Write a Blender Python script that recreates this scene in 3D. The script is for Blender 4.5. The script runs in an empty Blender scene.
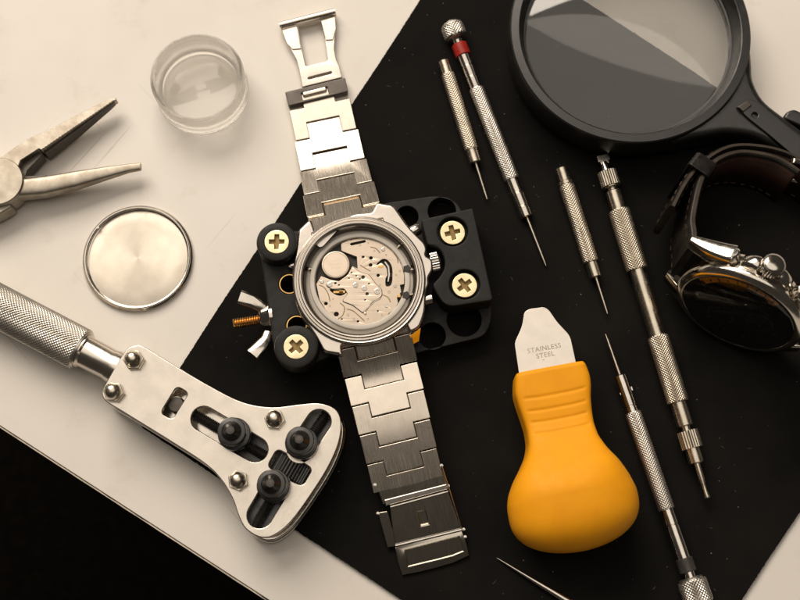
import bpy, bmesh, math, random
from mathutils import Vector, Matrix
random.seed(7)
S = 0.001                      # everything below is written in millimetres
scn = bpy.context.scene
COL = scn.collection
PI = math.pi

# ------------------------------------------------------------------ camera geometry
F = 1200.0                     # focal length in photo pixels (photo 800 wide)
TILT = math.radians(14.0)
DIST = 0.323 * F
ct, st = math.cos(TILT), math.sin(TILT)
CAM = Vector((0, -DIST * st, DIST * ct))

def ray(px, py):
    x, y = px - 400.0, 300.0 - py
    return Vector((x, y * ct + F * st, y * st - F * ct))

def U(px, py, h=0.0):
    """point of the place (mm) at height h seen at photo pixel px, py"""
    d = ray(px, py)
    t = (h - CAM.z) / d.z
    return CAM + d * t

def UP(px, py, p0, n):
    d = ray(px, py)
    t = (p0 - CAM).dot(n) / d.dot(n)
    return CAM + d * t

def PX(pts, h):
    return [U(p[0], p[1], h) for p in pts]

def Z(ox, oy, sc, pts):        # points measured on an enlarged crop -> photo pixels
    return [(ox + p[0] / sc, oy + p[1] / sc) for p in pts]

# ------------------------------------------------------------------ outline helpers
def spline(pts, n=6, closed=True):
    P = [Vector((p[0], p[1])) for p in pts]
    m = len(P); out = []
    rng = range(m if closed else m - 1)
    for i in rng:
        if closed:
            a, b, c, d = P[(i - 1) % m], P[i], P[(i + 1) % m], P[(i + 2) % m]
        else:
            a, b, c, d = P[max(i - 1, 0)], P[i], P[i + 1], P[min(i + 2, m - 1)]
        for k in range(n):
            t = k / n
            out.append(0.5 * ((2 * b) + (c - a) * t + (2 * a - 5 * b + 4 * c - d) * t * t + (3 * b - a - 3 * c + d) * t ** 3))
    if not closed: out.append(P[-1].copy())
    return out

def fillet(pts, r, n=6):
    P = [Vector((p[0], p[1])) for p in pts]; m = len(P); out = []
    for i in range(m):
        rr = r[i] if isinstance(r, (list, tuple)) else r
        a, b, c = P[i - 1], P[i], P[(i + 1) % m]
        u, v = (a - b), (c - b)
        lu, lv = u.length, v.length
        if rr <= 0 or lu < 1e-6 or lv < 1e-6: out.append(b); continue
        u /= lu; v /= lv
        k = min(rr, lu * .48, lv * .48)
        for j in range(n + 1):
            t = j / n
            out.append((b + u * k) * (1 - t) ** 2 + b * 2 * t * (1 - t) + (b + v * k) * t * t)
    return out

def circle(c, r, n=32):
    return [Vector((c[0] + r * math.cos(2 * PI * i / n), c[1] + r * math.sin(2 * PI * i / n))) for i in range(n)]

def stadium(a, b, r, n=12):
    a = Vector((a[0], a[1])); b = Vector((b[0], b[1])); d = (b - a).normalized()
    th = math.atan2(d.y, d.x); out = []
    for i in range(n + 1):
        t = th - PI / 2 + PI * i / n
        out.append(b + Vector((math.cos(t), math.sin(t))) * r)
    for i in range(n + 1):
        t = th + PI / 2 + PI * i / n
        out.append(a + Vector((math.cos(t), math.sin(t))) * r)
    return out

def cross(c, L, w, ang):
    p = [(w, w), (L, w), (L, -w), (w, -w), (w, -L), (-w, -L), (-w, -w), (-L, -w), (-L, w), (-w, w), (-w, L), (w, L)]
    ca, sa = math.cos(ang), math.sin(ang)
    return [Vector((c[0] + x * ca - y * sa, c[1] + x * sa + y * ca)) for x, y in p]

# ------------------------------------------------------------------ things and parts
ROOTM = {}
def root_of(o):
    while o.parent: o = o.parent
    return o

def thing(name, label, cat, loc=(0, 0, 0), rot=None, group=None):
    o = bpy.data.objects.new(name, None); COL.objects.link(o)
    o.empty_display_size = .005
    M = Matrix.Translation(Vector(loc))
    if rot is not None: M = M @ rot.to_4x4()
    ROOTM[o.name] = M
    o.location = Vector(loc) * S
    if rot is not None: o.rotation_euler = rot.to_euler()
    o['label'] = label; o['category'] = cat
    if group: o['group'] = group
    return o

class MB:
    def __init__(self): self.bm = bmesh.new(); self.flat = False
    def _v(self, M, p):
        p = Vector(p)
        return self.bm.verts.new(M @ p if M is not None else p)
    def face(self, vs):
        try: return self.bm.faces.new(vs)
        except ValueError: return None
    def rings(self, R, closed_u=True, cap0=False, cap1=False, loop=False):
        n = len(R[0]); m = len(R)
        for i in range(m if loop else m - 1):
            A, B = R[i], R[(i + 1) % m]
            for j in range(n if closed_u else n - 1):
                k = (j + 1) % n
                self.face([A[j], A[k], B[k], B[j]])
        if cap0: self.face(list(reversed(R[0])))
        if cap1: self.face(R[-1])
    def lathe(self, prof, seg=48, M=None, loop=False, a0=0, a1=2 * PI):
        full = abs(a1 - a0 - 2 * PI) < 1e-6
        R = []
        for r, z in prof:
            r = max(r, 1e-4)
            R.append([self._v(M, (r * math.cos(a0 + (a1 - a0) * j / seg), r * math.sin(a0 + (a1 - a0) * j / seg), z)) for j in range(seg if full else seg + 1)])
        self.rings(R, closed_u=full, cap0=(not loop and full), cap1=(not loop and full), loop=loop)
        if not full and loop:
            for k in (0, -1): self.face([r[k] for r in R])
        return self
    def knurl(self, r, z0, z1, n, amp, M=None, straight=False, sub=6):
        pitch = 2 * PI * r / n
        na = n * sub; nz = max(4, int((z1 - z0) / pitch * sub))
        if straight: nz = 6
        tri = lambda q: 1 - abs(2 * (q - math.floor(q)) - 1)
        R = []
        for i in range(nz + 1):
            z = z0 + (z1 - z0) * i / nz; b = z / pitch
            ring = []
            e = 1 if straight else min(1, min(i, nz - i) / 3.0)
            for j in range(na):
                a = j / sub
                h = tri(a) if straight else min(tri(a + b), tri(a - b))
                h = min(h * 1.25, .9)
                rr = r - amp + amp * h * (.35 + .65 * e)
                t = 2 * PI * j / na
                ring.append(self._v(M, (rr * math.cos(t), rr * math.sin(t), z)))
            R.append(ring)
        self.rings(R, cap0=True, cap1=True)
        return self
    def box(self, c, s, M=None):
        x, y, z = c; a, b, d = s[0] / 2, s[1] / 2, s[2] / 2
        v = [self._v(M, (x + i * a, y + j * b, z + k * d)) for i in (-1, 1) for j in (-1, 1) for k in (-1, 1)]
        for f in ((0, 1, 3, 2), (4, 6, 7, 5), (0, 4, 5, 1), (2, 3, 7, 6), (0, 2, 6, 4), (1, 5, 7, 3)):
            self.face([v[i] for i in f])
        return self
    def prism(self, poly, z0, z1, M=None):
        n = len(poly)
        zt = z1 if isinstance(z1, (list, tuple)) else [z1] * n
        zb = z0 if isinstance(z0, (list, tuple)) else [z0] * n
        A = [self._v(M, (p[0], p[1], zb[i])) for i, p in enumerate(poly)]
        B = [self._v(M, (p[0], p[1], zt[i])) for i, p in enumerate(poly)]
        self.rings([A, B], cap0=True, cap1=True)
        return self
    def plate(self, outer, holes, z0, z1, bev=0.0, M=None, res=2, grow=0.0):
        """flat plate with holes and softly broken edges"""
        self.flat = True
        cu = bpy.data.curves.new('tmp', 'CURVE'); cu.dimensions = '2D'; cu.fill_mode = 'BOTH'
        for pts in [outer] + list(holes):
            s = cu.splines.new('POLY'); s.points.add(len(pts) - 1)
            for i, p in enumerate(pts): s.points[i].co = (p[0], p[1], 0, 1)
            s.use_cyclic_u = True
        cu.extrude = max((z1 - z0) / 2 - bev, 0.001)
        if bev: cu.bevel_depth = bev; cu.bevel_resolution = res; cu.offset = -bev + grow
        ob = bpy.data.objects.new('tmp', cu); COL.objects.link(ob)
        dg = bpy.context.evaluated_depsgraph_get()
        me = bpy.data.meshes.new_from_object(ob.evaluated_get(dg))
        T = Matrix.Translation((0, 0, (z0 + z1) / 2))
        if M is not None: T = M @ T
        me.transform(T)
        tmp = bmesh.new(); tmp.from_mesh(me)
        bmesh.ops.remove_doubles(tmp, verts=tmp.verts, dist=1e-4)
        me2 = bpy.data.meshes.new('tmp2'); tmp.to_mesh(me2); tmp.free()
        self.bm.from_mesh(me2)
        bpy.data.meshes.remove(me); bpy.data.meshes.remove(me2)
        bpy.data.objects.remove(ob); bpy.data.curves.remove(cu)
        return self
    def tube(self, pts, rad, seg=12, flat=1.0, up=(0, 0, 1)):
        P = [Vector(p) for p in pts]; n = len(P); R = []
        for i in range(n):
            d = (P[min(i + 1, n - 1)] - P[max(i - 1, 0)]).normalized()
            s = d.cross(Vector(up)).normalized(); u = s.cross(d).normalized()
            r = rad[i] if isinstance(rad, (list, tuple)) else rad
            R.append([self.bm.verts.new(P[i] + s * r * math.cos(2 * PI * j / seg) + u * r * flat * math.sin(2 * PI * j / seg)) for j in range(seg)])
        self.rings(R, cap0=True, cap1=True)
        return self
    def loft(self, sections):
        R = [[self.bm.verts.new(p) for p in s] for s in sections]
        self.rings(R, cap0=True, cap1=True)
        return self
    def build(self, name, mat, parent=None, world=True, bevel=0.0, ang=35, seg=2, smooth=True):
        bm = self.bm
        bmesh.ops.recalc_face_normals(bm, faces=bm.faces)
        if parent is not None and world:
            bm.transform(ROOTM[root_of(parent).name].inverted())
        bm.transform(Matrix.Scale(S, 4))
        me = bpy.data.meshes.new(name); bm.to_mesh(me); bm.free()
        me.materials.append(mat)
        if smooth:
            me.polygons.foreach_set('use_smooth', [True] * len(me.polygons))
            me.set_sharp_from_angle(angle=math.radians(ang))
        ob = bpy.data.objects.new(name, me); COL.objects.link(ob)
        if parent is not None: ob.parent = parent
        if bevel:
            b = ob.modifiers.new('bevel', 'BEVEL'); b.width = bevel * S; b.segments = seg
            b.limit_method = 'ANGLE'; b.angle_limit = math.radians(30); b.harden_normals = True
        elif self.flat:
            wn = ob.modifiers.new('flat_normals', 'WEIGHTED_NORMAL'); wn.keep_sharp = True; wn.weight = 100; wn.mode = 'FACE_AREA'
        return ob

# ------------------------------------------------------------------ materials
def mat_new(name):
    m = bpy.data.materials.new(name); m.use_nodes = True
    nt = m.node_tree; b = nt.nodes['Principled BSDF']
    return m, nt, b

def noise(nt, scale, detail=4, rough=.55, vec=(1, 1, 1), rot=(0, 0, 0), src='Object'):
    tc = nt.nodes.new('ShaderNodeTexCoord'); mp = nt.nodes.new('ShaderNodeMapping')
    if rot != (0, 0, 0):
        mp.vector_type = 'TEXTURE'; mp.inputs['Scale'].default_value = tuple(1 / v for v in vec)
    else: mp.inputs['Scale'].default_value = vec
    mp.inputs['Rotation'].default_value = rot
    nt.links.new(tc.outputs[src], mp.inputs['Vector'])
    n = nt.nodes.new('ShaderNodeTexNoise'); n.inputs['Scale'].default_value = scale
    n.inputs['Detail'].default_value = detail; n.inputs['Roughness'].default_value = rough
    nt.links.new(mp.outputs['Vector'], n.inputs['Vector'])
    return n

def ramp(nt, src, stops):
    r = nt.nodes.new('ShaderNodeValToRGB'); e = r.color_ramp.elements
    while len(e) < len(stops): e.new(.5)
    for i, (p, c) in enumerate(stops):
        e[i].position = p; e[i].color = (c[0], c[1], c[2], 1) if isinstance(c, (tuple, list)) else (c, c, c, 1)
    nt.links.new(src, r.inputs['Fac'])
    return r

def bump(nt, b, src, strength, dist):
    u = nt.nodes.new('ShaderNodeBump'); u.inputs['Strength'].default_value = strength
    u.inputs['Distance'].default_value = dist
    nt.links.new(src, u.inputs['Height']); nt.links.new(u.outputs['Normal'], b.inputs['Normal'])
    return u

def metal(name, col, rough, brush=None, rot=0, bs=.25, stain=None, grime=.12, rv=.05, streak=None):
    m, nt, b = mat_new(name)
    b.inputs['Metallic'].default_value = 1
    n2 = noise(nt, 220, 5)
    hi = tuple(min(1, c * (1 + grime * .5)) for c in col); lo = stain or tuple(c * (1 - grime) for c in col)
    cr = ramp(nt, n2.outputs['Fac'], [(.36, lo), (.62, hi)])
    nt.links.new(cr.outputs['Color'], b.inputs['Base Color'])
    n3 = noise(nt, 1, 4, .7, vec=streak, rot=(0, 0, rot)) if streak else noise(nt, 900, 3)
    rr = ramp(nt, n3.outputs['Fac'], [(.3, max(.02, rough - rv)), (.7, rough + rv)])
    nt.links.new(rr.outputs['Color'], b.inputs['Roughness'])
    if brush:
        n = noise(nt, 1, 3, .7, vec=brush, rot=(0, 0, rot))
        bump(nt, b, n.outputs['Fac'], bs, .00006)
    return m

def plastic(name, col, rough, spec=.5, grain=1500, gs=.15, mottle=.25):
    m, nt, b = mat_new(name)
    n = noise(nt, 140, 5)
    cr = ramp(nt, n.outputs['Fac'], [(.35, tuple(c * (1 - mottle) for c in col)), (.7, tuple(min(1, c * (1 + mottle)) for c in col))])
    nt.links.new(cr.outputs['Color'], b.inputs['Base Color'])
    n2 = noise(nt, 400, 4)
    rr = ramp(nt, n2.outputs['Fac'], [(.3, max(.03, rough - .08)), (.7, rough + .08)])
    nt.links.new(rr.outputs['Color'], b.inputs['Roughness'])
    b.inputs['Specular IOR Level'].default_value = spec
    n3 = noise(nt, grain, 3)
    bump(nt, b, n3.outputs['Fac'], gs, .0001)
    return m

def glass(name, col, ior, rough=0.0):
    m, nt, b = mat_new(name)
    b.inputs['Base Color'].default_value = (*col, 1); b.inputs['Transmission Weight'].default_value = 1
    b.inputs['IOR'].default_value = ior; b.inputs['Roughness'].default_value = rough
    return m

M = {}
M['steel'] = metal('polished steel', (.66, .62, .56), .16)
M['plate'] = metal('satin nickel plate', (.68, .63, .56), .27, rv=.03, grime=.07)
M['mirror'] = metal('mirror polished steel', (.75, .70, .63), .06, rv=.01)
M['wall'] = metal('shaded turned steel', (.27, .25, .225), .22, rv=.03)  # case steel made darker, putting shade into the recess wall
M['clasp'] = metal('polished clasp steel', (.56, .52, .45), .15, rot=.225, streak=(9000, 150, 150), rv=.05, grime=.05)
M['case'] = metal('satin case steel', (.66, .61, .55), .24, rv=.02, grime=.05)
M['link'] = metal('brushed bracelet steel', (.74, .67, .58), .23, rot=.225, streak=(9000, 150, 150), rv=.06, grime=.05)
M['nickel'] = metal('warm nickel', (.64, .58, .48), .28)
M['knurl'] = metal('knurled steel', (.66, .62, .56), .36)
M['knurlw'] = metal('knurled warm nickel', (.60, .53, .43), .36)
M['tool'] = metal('dull forged steel', (.40, .365, .31), .48, brush=(900, 900, 900), bs=.3, stain=(.33, .285, .23), grime=.2)
M['iron'] = metal('dark oxidised steel', (.10, .09, .08), .40)
M['blackox'] = plastic('black oxide metal', (.014, .013, .012), .30, .9, gs=.03)
M['gold'] = metal('yellow zinc', (.83, .72, .46), .34)
M['slot'] = metal('dull brown screw recess', (.26, .18, .08), .5)
M['brass'] = metal('brass', (.72, .46, .17), .25)
M['copper'] = metal('coppery brass', (.70, .40, .15), .28)
M['blackp'] = plastic('black holder plastic', (.011, .0102, .0092), .55, .30, gs=.3)
M['gloss'] = plastic('black gloss plastic', (.012, .011, .010), .37, .75, gs=.015, mottle=.08)
M['orange'] = plastic('orange plastic', (.98, .395, .008), .58, .25, gs=.08, mottle=.05)
M['red'] = plastic('red plastic ring', (.42, .02, .012), .35, .5)
M['greyring'] = plastic('charcoal plastic ring', (.045, .040, .036), .4, .5)
M['lens'] = glass('lens glass', (.985, .98, .965), 1.72)
M['clear'] = glass('clear plastic', (1, .988, .965), 1.34, .07)
M['crystal'] = glass('watch crystal', (1, 1, 1), 1.45)
M['leather'] = plastic('dark brown leather', (.008, .0055, .0045), .40, .4, grain=900, gs=.6, mottle=.4)
M['lining'] = plastic('brown leather lining', (.030, .012, .007), .6, .3, grain=1200, gs=.5)
M['edge'] = plastic('lit strap edge', (.055, .043, .033), .33, .6)  # paler than the leather: the light on the edges is in the colour
M['thread'] = plastic('tan thread', (.07, .045, .028), .8, .2)
M['move'] = metal('movement plate', (.56, .475, .385), .42, rv=.02, grime=.05)
M['moveb'] = metal('movement bridge', (.61, .525, .43), .40, rv=.02, grime=.05)
M['dark'] = plastic('dark recess', (.03, .026, .022), .5, .4)
M['spacer'] = plastic('grey plastic spacer ring', (.66, .61, .54), .35, .5, gs=.05, mottle=.08)
M['dial'] = plastic('black dial', (.008, .008, .008), .35, .5, grain=3000, gs=.4)
M['dialo'] = plastic('orange flange print', (.90, .34, .02), .5, .3)
M['print'] = plastic('etched print', (.46, .41, .34), .6, .2)
M['lint'] = plastic('pale dust', (.22, .20, .17), .9, .1)

# brushed sunburst case back
m, nt, b = mat_new('sunburst steel'); M['sun'] = m
b.inputs['Metallic'].default_value = 1; b.inputs['Roughness'].default_value = .42
b.inputs['Base Color'].default_value = (.80, .75, .66, 1)
b.inputs['Anisotropic'].default_value = .4
tg = nt.nodes.new('ShaderNodeTangent'); tg.direction_type = 'RADIAL'; tg.axis = 'Z'
nt.links.new(tg.outputs['Tangent'], b.inputs['Tangent'])
nf = noise(nt, 95, 6, .7); rf = ramp(nt, nf.outputs['Fac'], [(.35, .34), (.68, .54)]); nt.links.new(rf.outputs['Color'], b.inputs['Roughness'])
n = noise(nt, 130, 4); cr = ramp(nt, n.outputs['Fac'], [(.35, (.53, .48, .41)), (.65, (.61, .56, .48))])
nt.links.new(cr.outputs['Color'], b.inputs['Base Color'])

# white laminate with smudges and fine scratches
m, nt, b = mat_new('white laminate'); M['table'] = m
n1 = noise(nt, 14, 6, .6); n2 = noise(nt, 60, 6, .65)
base = ramp(nt, n1.outputs['Fac'], [(.35, (.78, .735, .675)), (.70, (.83, .79, .735))])
sm = ramp(nt, n2.outputs['Fac'], [(.57, 0.0), (.76, .34)])
mx = nt.nodes.new('ShaderNodeMixRGB'); mx.inputs['Color2'].default_value = (.55, .47, .38, 1)
nt.links.new(sm.outputs['Color'], mx.inputs['Fac']); nt.links.new(base.outputs['Color'], mx.inputs['Color1'])
last = mx
for rot, sc, th in ((.9, (16, 700, 1), .73), (2.3, (22, 900, 1), .74)):
    ns = noise(nt, 1, 2, .5, vec=sc, rot=(0, 0, rot))
    gate = noise(nt, 28, 2, .5)
    rs = ramp(nt, ns.outputs['Fac'], [(th - .03, 0.0), (th, .5)])
    rg = ramp(nt, gate.outputs['Fac'], [(.48, 0.0), (.60, 1.0)])
    mu = nt.nodes.new('ShaderNodeMath'); mu.operation = 'MULTIPLY'
    nt.links.new(rs.outputs['Color'], mu.inputs[0]); nt.links.new(rg.outputs['Color'], mu.inputs[1])
    m2 = nt.nodes.new('ShaderNodeMixRGB'); m2.inputs['Color2'].default_value = (.48, .41, .33, 1)
    nt.links.new(mu.outputs[0], m2.inputs['Fac']); nt.links.new(last.outputs['Color'], m2.inputs['Color1'])
    last = m2
nt.links.new(last.outputs['Color'], b.inputs['Base Color'])
rr = ramp(nt, n2.outputs['Fac'], [(.3, .42), (.7, .6)]); nt.links.new(rr.outputs['Color'], b.inputs['Roughness'])
b.inputs['Specular IOR Level'].default_value = .3
n4 = noise(nt, 700, 4); bump(nt, b, n4.outputs['Fac'], .06, .0002)
M['band'] = plastic('edge banding', (.60, .52, .42), .5, .3)
M['seam'] = plastic('dirty seam', (.05, .04, .03), .7, .2)

# black rubbery mat with dust and scuffs
m, nt, b = mat_new('black mat'); M['mat'] = m
n1 = noise(nt, 1200, 4, .7); n2 = noise(nt, 25, 6, .6); n3 = noise(nt, 160, 6, .7)
c1 = ramp(nt, n2.outputs['Fac'], [(.35, (.0052, .0048, .0043)), (.72, (.0115, .0105, .0092))])
sp = ramp(nt, n3.outputs['Fac'], [(.66, 0.0), (.80, .35)])
mx = nt.nodes.new('ShaderNodeMixRGB'); mx.inputs['Color2'].default_value = (.06, .052, .043, 1)
nt.links.new(sp.outputs['Color'], mx.inputs['Fac']); nt.links.new(c1.outputs['Color'], mx.inputs['Color1'])
vo = nt.nodes.new('ShaderNodeTexVoronoi'); vo.inputs['Scale'].default_value = 210
tc = nt.nodes.new('ShaderNodeTexCoord'); nt.links.new(tc.outputs['Object'], vo.inputs['Vector'])
vr = ramp(nt, vo.outputs['Distance'], [(.035, .18), (.06, 0.0)])
sel = nt.nodes.new('ShaderNodeSeparateColor'); nt.links.new(vo.outputs['Color'], sel.inputs[0])
gt = nt.nodes.new('ShaderNodeMath'); gt.operation = 'GREATER_THAN'; gt.inputs[1].default_value = .88
nt.links.new(sel.outputs[0], gt.inputs[0])
mu = nt.nodes.new('ShaderNodeMath'); mu.operation = 'MULTIPLY'
nt.links.new(vr.outputs['Color'], mu.inputs[0]); nt.links.new(gt.outputs[0], mu.inputs[1])
m3 = nt.nodes.new('ShaderNodeMixRGB'); m3.inputs['Color2'].default_value = (.30, .27, .23, 1)
nt.links.new(mu.outputs[0], m3.inputs['Fac']); nt.links.new(mx.outputs['Color'], m3.inputs['Color1'])
nt.links.new(m3.outputs['Color'], b.inputs['Base Color'])
b.inputs['Roughness'].default_value = .82; b.inputs['Specular IOR Level'].default_value = .08
bump(nt, b, n1.outputs['Fac'], .35, .0002)
M['floor'] = plastic('dark brown floor', (.010, .0075, .005), .8, .1, grain=60, gs=.3, mottle=.5)

MATZ = 1.2
# ------------------------------------------------------------------ setting
e0, e1 = U(0, 428), U(265, 600)
d = (e1 - e0).normalized(); nrm = Vector((-d.y, d.x, 0))     # points into the table
if nrm.y < 0: nrm = -nrm
def tab(u, v, z=0): p = e0 + d * u + nrm * v; return Vector((p.x, p.y, z))
mb = MB(); mb.prism([tab(-500, .64), tab(700, .64), tab(700, 760), tab(-500, 760)], -24, 0)
table = mb.build('tabletop', M['table'], bevel=.25)
table['kind'] = 'structure'; table['label'] = 'white scuffed laminate tabletop with a thin edge band'
# banding strip, slightly chipped, with a dark glue seam
pts = []
N = 260
for i in range(N + 1):
    u = -300 + 800 * i / N
    c = .55 if random.random() < .05 else 0
    pts.append(tab(u, .0 + random.uniform(0, .07)))
for i in range(N, -1, -1):
    u = -300 + 800 * i / N
    pts.append(tab(u, .45 - (random.uniform(0, .30) if random.random() < .12 else random.uniform(0, .06))))
MBs = MB(); MBs.prism(pts, -24.5, -.06)
bd = MBs.build('edge_band', M['band'], smooth=False); bd.parent = table
mb = MB(); mb.prism([tab(-300, .43), tab(500, .43), tab(500, .66), tab(-300, .66)], -23, -.35)
sm_ = mb.build('glue_seam', M['seam'], smooth=False); sm_.parent = table
mb = MB(); mb.prism([(-2500, -2500), (2500, -2500), (2500, 2500), (-2500, 2500)], -730, -700)
fl = mb.build('floor', M['floor']); fl['kind'] = 'structure'; fl['label'] = 'dark brown floor far below the table edge'

mc = PX([(141, 427), (637, 757), (972, 254), (467, -72)], MATZ)
out = []
for i in range(4):
    a, c = mc[i], mc[(i + 1) % 4]; t = (c - a).normalized(); nn = Vector((-t.y, t.x, 0))
    L = (c - a).length; k = int(L / .5)
    for j in range(k):
        out.append(a + t * (L * j / k) + nn * (random.gauss(0, .05) + .12 * math.sin(j * .045 + i)))
mb = MB(); mb.prism(out, .02, MATZ)
mat_o = mb.build('cutting_mat', M['mat'], smooth=False)
mat_o['label'] = 'black rectangular rubber mat laid slantwise on the white tabletop'; mat_o['category'] = 'mat'

# dust and lint on the mat: nobody could count it
mb = MB()
ux, uy = (mc[1] - mc[0]), (mc[3] - mc[0])
for i in range(280):
    p = mc[0] + ux * random.random() + uy * random.random()
    r = random.choice([.07, .08, .1, .1, .13, .2])
    if random.random() < .25:
        a = random.uniform(0, 2 * PI); L = random.uniform(.5, 1.6); q = []
        for k in range(6):
            a += random.uniform(-.5, .5); q.append(p.copy()); p = p + Vector((math.cos(a), math.sin(a), 0)) * L / 5
        for k in q: k.z = MATZ + .06
        mb.tube(q, .035, seg=4)
    else:
        n = 5
        mb.prism([(p.x + r * random.uniform(.5, 1.2) * math.cos(2 * PI * k / n), p.y + r * random.uniform(.5, 1.2) * math.sin(2 * PI * k / n)) for k in range(n)], MATZ + .01, MATZ + .08)
# fuzz along the cut edges
for i in range(4):
    a, c = mc[i], mc[(i + 1) % 4]
    for k in range(45):
        p = a.lerp(c, random.random()) + Vector((random.gauss(0, .25), random.gauss(0, .25), 0)); r = random.uniform(.06, .16)
        mb.prism([(p.x + r * random.uniform(.5, 1.3) * math.cos(2 * PI * j / 5), p.y + r * random.uniform(.5, 1.3) * math.sin(2 * PI * j / 5)) for j in range(5)], MATZ + .01, MATZ + .1)
du = mb.build('dust', M['lint'], smooth=False)
du['kind'] = 'stuff'; du['label'] = 'pale dust and lint scattered over the black mat'

# ------------------------------------------------------------------ round slender tools
def frame_of(P0, P1):
    z = (P1 - P0).normalized(); x = Vector((0, 0, 1)).cross(z).normalized(); y = z.cross(x)
    return Matrix((x, y, z)).transposed()

def tool(name, label, cat, p0, p1, z0, z1, parts, group=None):
    P0, P1 = U(*p0, z0), U(*p1, z1)
    k = (P1 - P0).length / math.hypot(p1[0] - p0[0], p1[1] - p0[1])
    kr = .345
    t = thing(name, label, cat, P0, frame_of(P0, P1), group)
    made = {}
    for pn, mt, items, par in parts:
        mb = MB()
        for kind, *a in items:
            if kind == 'L': mb.lathe([(r * kr, dd * k) for dd, r in a[0]], 32)
            elif kind == 'K': mb.knurl(a[2] * kr, a[0] * k, a[1] * k, a[3], a[4] if len(a) > 4 else .2)
            elif kind == 'R': mb.knurl(a[2] * kr, a[0] * k, a[1] * k, a[3], .22, straight=True)
            elif kind == 'B': mb.box((a[0], a[1], a[2] * k), (a[3], a[4], a[5] * k))
        made[pn] = mb.build(pn, mt, made.get(par, t), world=False, ang=30)
    return t

def cyl(d0, d1, r, c=.8, grooves=()):
    p = [(d0, 0.01), (d0, r - c), (d0 + c, r)]
    for g in grooves: p += [(g - .7, r), (g - .3, r - .7), (g + .3, r - .7), (g + .7, r)]
    return p + [(d1 - c, r), (d1, r - c), (d1, .01)]

TG = 'slim knurled hand tools lying on the black mat'
tool('screwdriver', 'slim silver precision screwdriver with a red ring below its knurled cap', 'screwdriver',
     (450.5, 23), (546, 266), MATZ + 3.9, MATZ + 1.0, [
    ('cap', M['knurl'], [('K', 3, 16, 11.5, 24, .28), ('L', [(0, .1), (.3, 7), (1.5, 9.6), (3.2, 10.6)]), ('L', cyl(15.5, 18, 10, 1.2)), ('L', cyl(-1.0, .6, 6, .6))], None),
    ('neck', M['steel'], [('L', [(17, .1), (17, 7), (20, 5), (24.5, 5), (24.5, .1)])], None),
    ('ring', M['red'], [('L', cyl(24, 37, 7.6, .6))], None),
    ('shaft', M['steel'], [('L', cyl(36.8, 74, 6.4, .5, (49, 61)))], None),
    ('grip', M['knurl'], [('K', 73, 171, 7.6, 18, .2)], None),
    ('collet', M['steel'], [('L', cyl(170.5, 211, 6.5, .9, (186, 200)))], None),
    ('blade', M['nickel'], [('L', [(210, .1), (210, 1.5), (250, 1.35), (258, 1.0), (261, .5), (261, .1)])], None)], TG)
tool('screwdriver', 'slim silver precision screwdriver with a dark grey ring, pointing away beside the orange knife', 'screwdriver',
     (605.5, 334), (700, 605), MATZ + 2.4, MATZ + 4.6, [
    ('blade', M['nickel'], [('L', [(0, .1), (0, .4), (8, 1.2), (47, 1.6), (47, .1)])], None),
    ('collet', M['steel'], [('L', cyl(46, 88, 5.8, 1.0, (80,)))], None),
    ('set_screw', M['steel'], [('B', 1.8, .4, 63, .8, .9, 4), ('B', -1.8, .4, 65, .5, .7, 2)], None),
    ('grip', M['knurl'], [('K', 86.5, 190, 7.5, 18, .2)], None),
    ('shaft', M['steel'], [('L', cyl(189.5, 241, 6.2, .8, (206,)))], None),
    ('ring', M['greyring'], [('L', cyl(240, 254, 7.6, .6))], None),
    ('neck', M['steel'], [('L', cyl(253, 262, 5.2, .3))], None),
    ('cap', M['knurl'], [('L', cyl(259.5, 263, 10.5, 1.2)), ('K', 262, 285, 13, 26, .3), ('L', cyl(284, 290, 11, 1.5))], None)], TG)
tool('pin_punch', 'short knurled pin punch lying beside the red-ringed screwdriver', 'punch',
     (443.5, 61), (487, 199), MATZ + 2.4, MATZ + 1.8, [
    ('head', M['nickel'], [('L', cyl(0, 14.5, 5.9, 1))], None),
    ('grip', M['knurlw'], [('K', 14, 94.5, 6.9, 17, .2)], None),
    ('ferrule', M['nickel'], [('L', cyl(94, 108, 6.0, .8))], None),
    ('pin', M['nickel'], [('L', [(107, .1), (107, 1.4), (140, 1.2), (145, .7), (145, .1)])], None)], TG)
tool('pin_punch', 'short knurled pin punch with a flanged head, lying left of the double-ended tool', 'punch',
     (561, 168), (607.5, 314), MATZ + 2.6, MATZ + 2.0, [
    ('head', M['nickel'], [('L', cyl(0, 15, 6.0, 1)), ('L', cyl(14.5, 19, 7.6, .8))], None),
    ('grip', M['knurlw'], [('K', 18.5, 100, 7.6, 18, .2)], None),
    ('ferrule', M['nickel'], [('L', cyl(99.5, 116, 5.8, .9))], None),
    ('pin', M['nickel'], [('L', [(115, .1), (115, 1.4), (148, 1.1), (153, .7), (153, .1)])], None)], TG)
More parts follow.
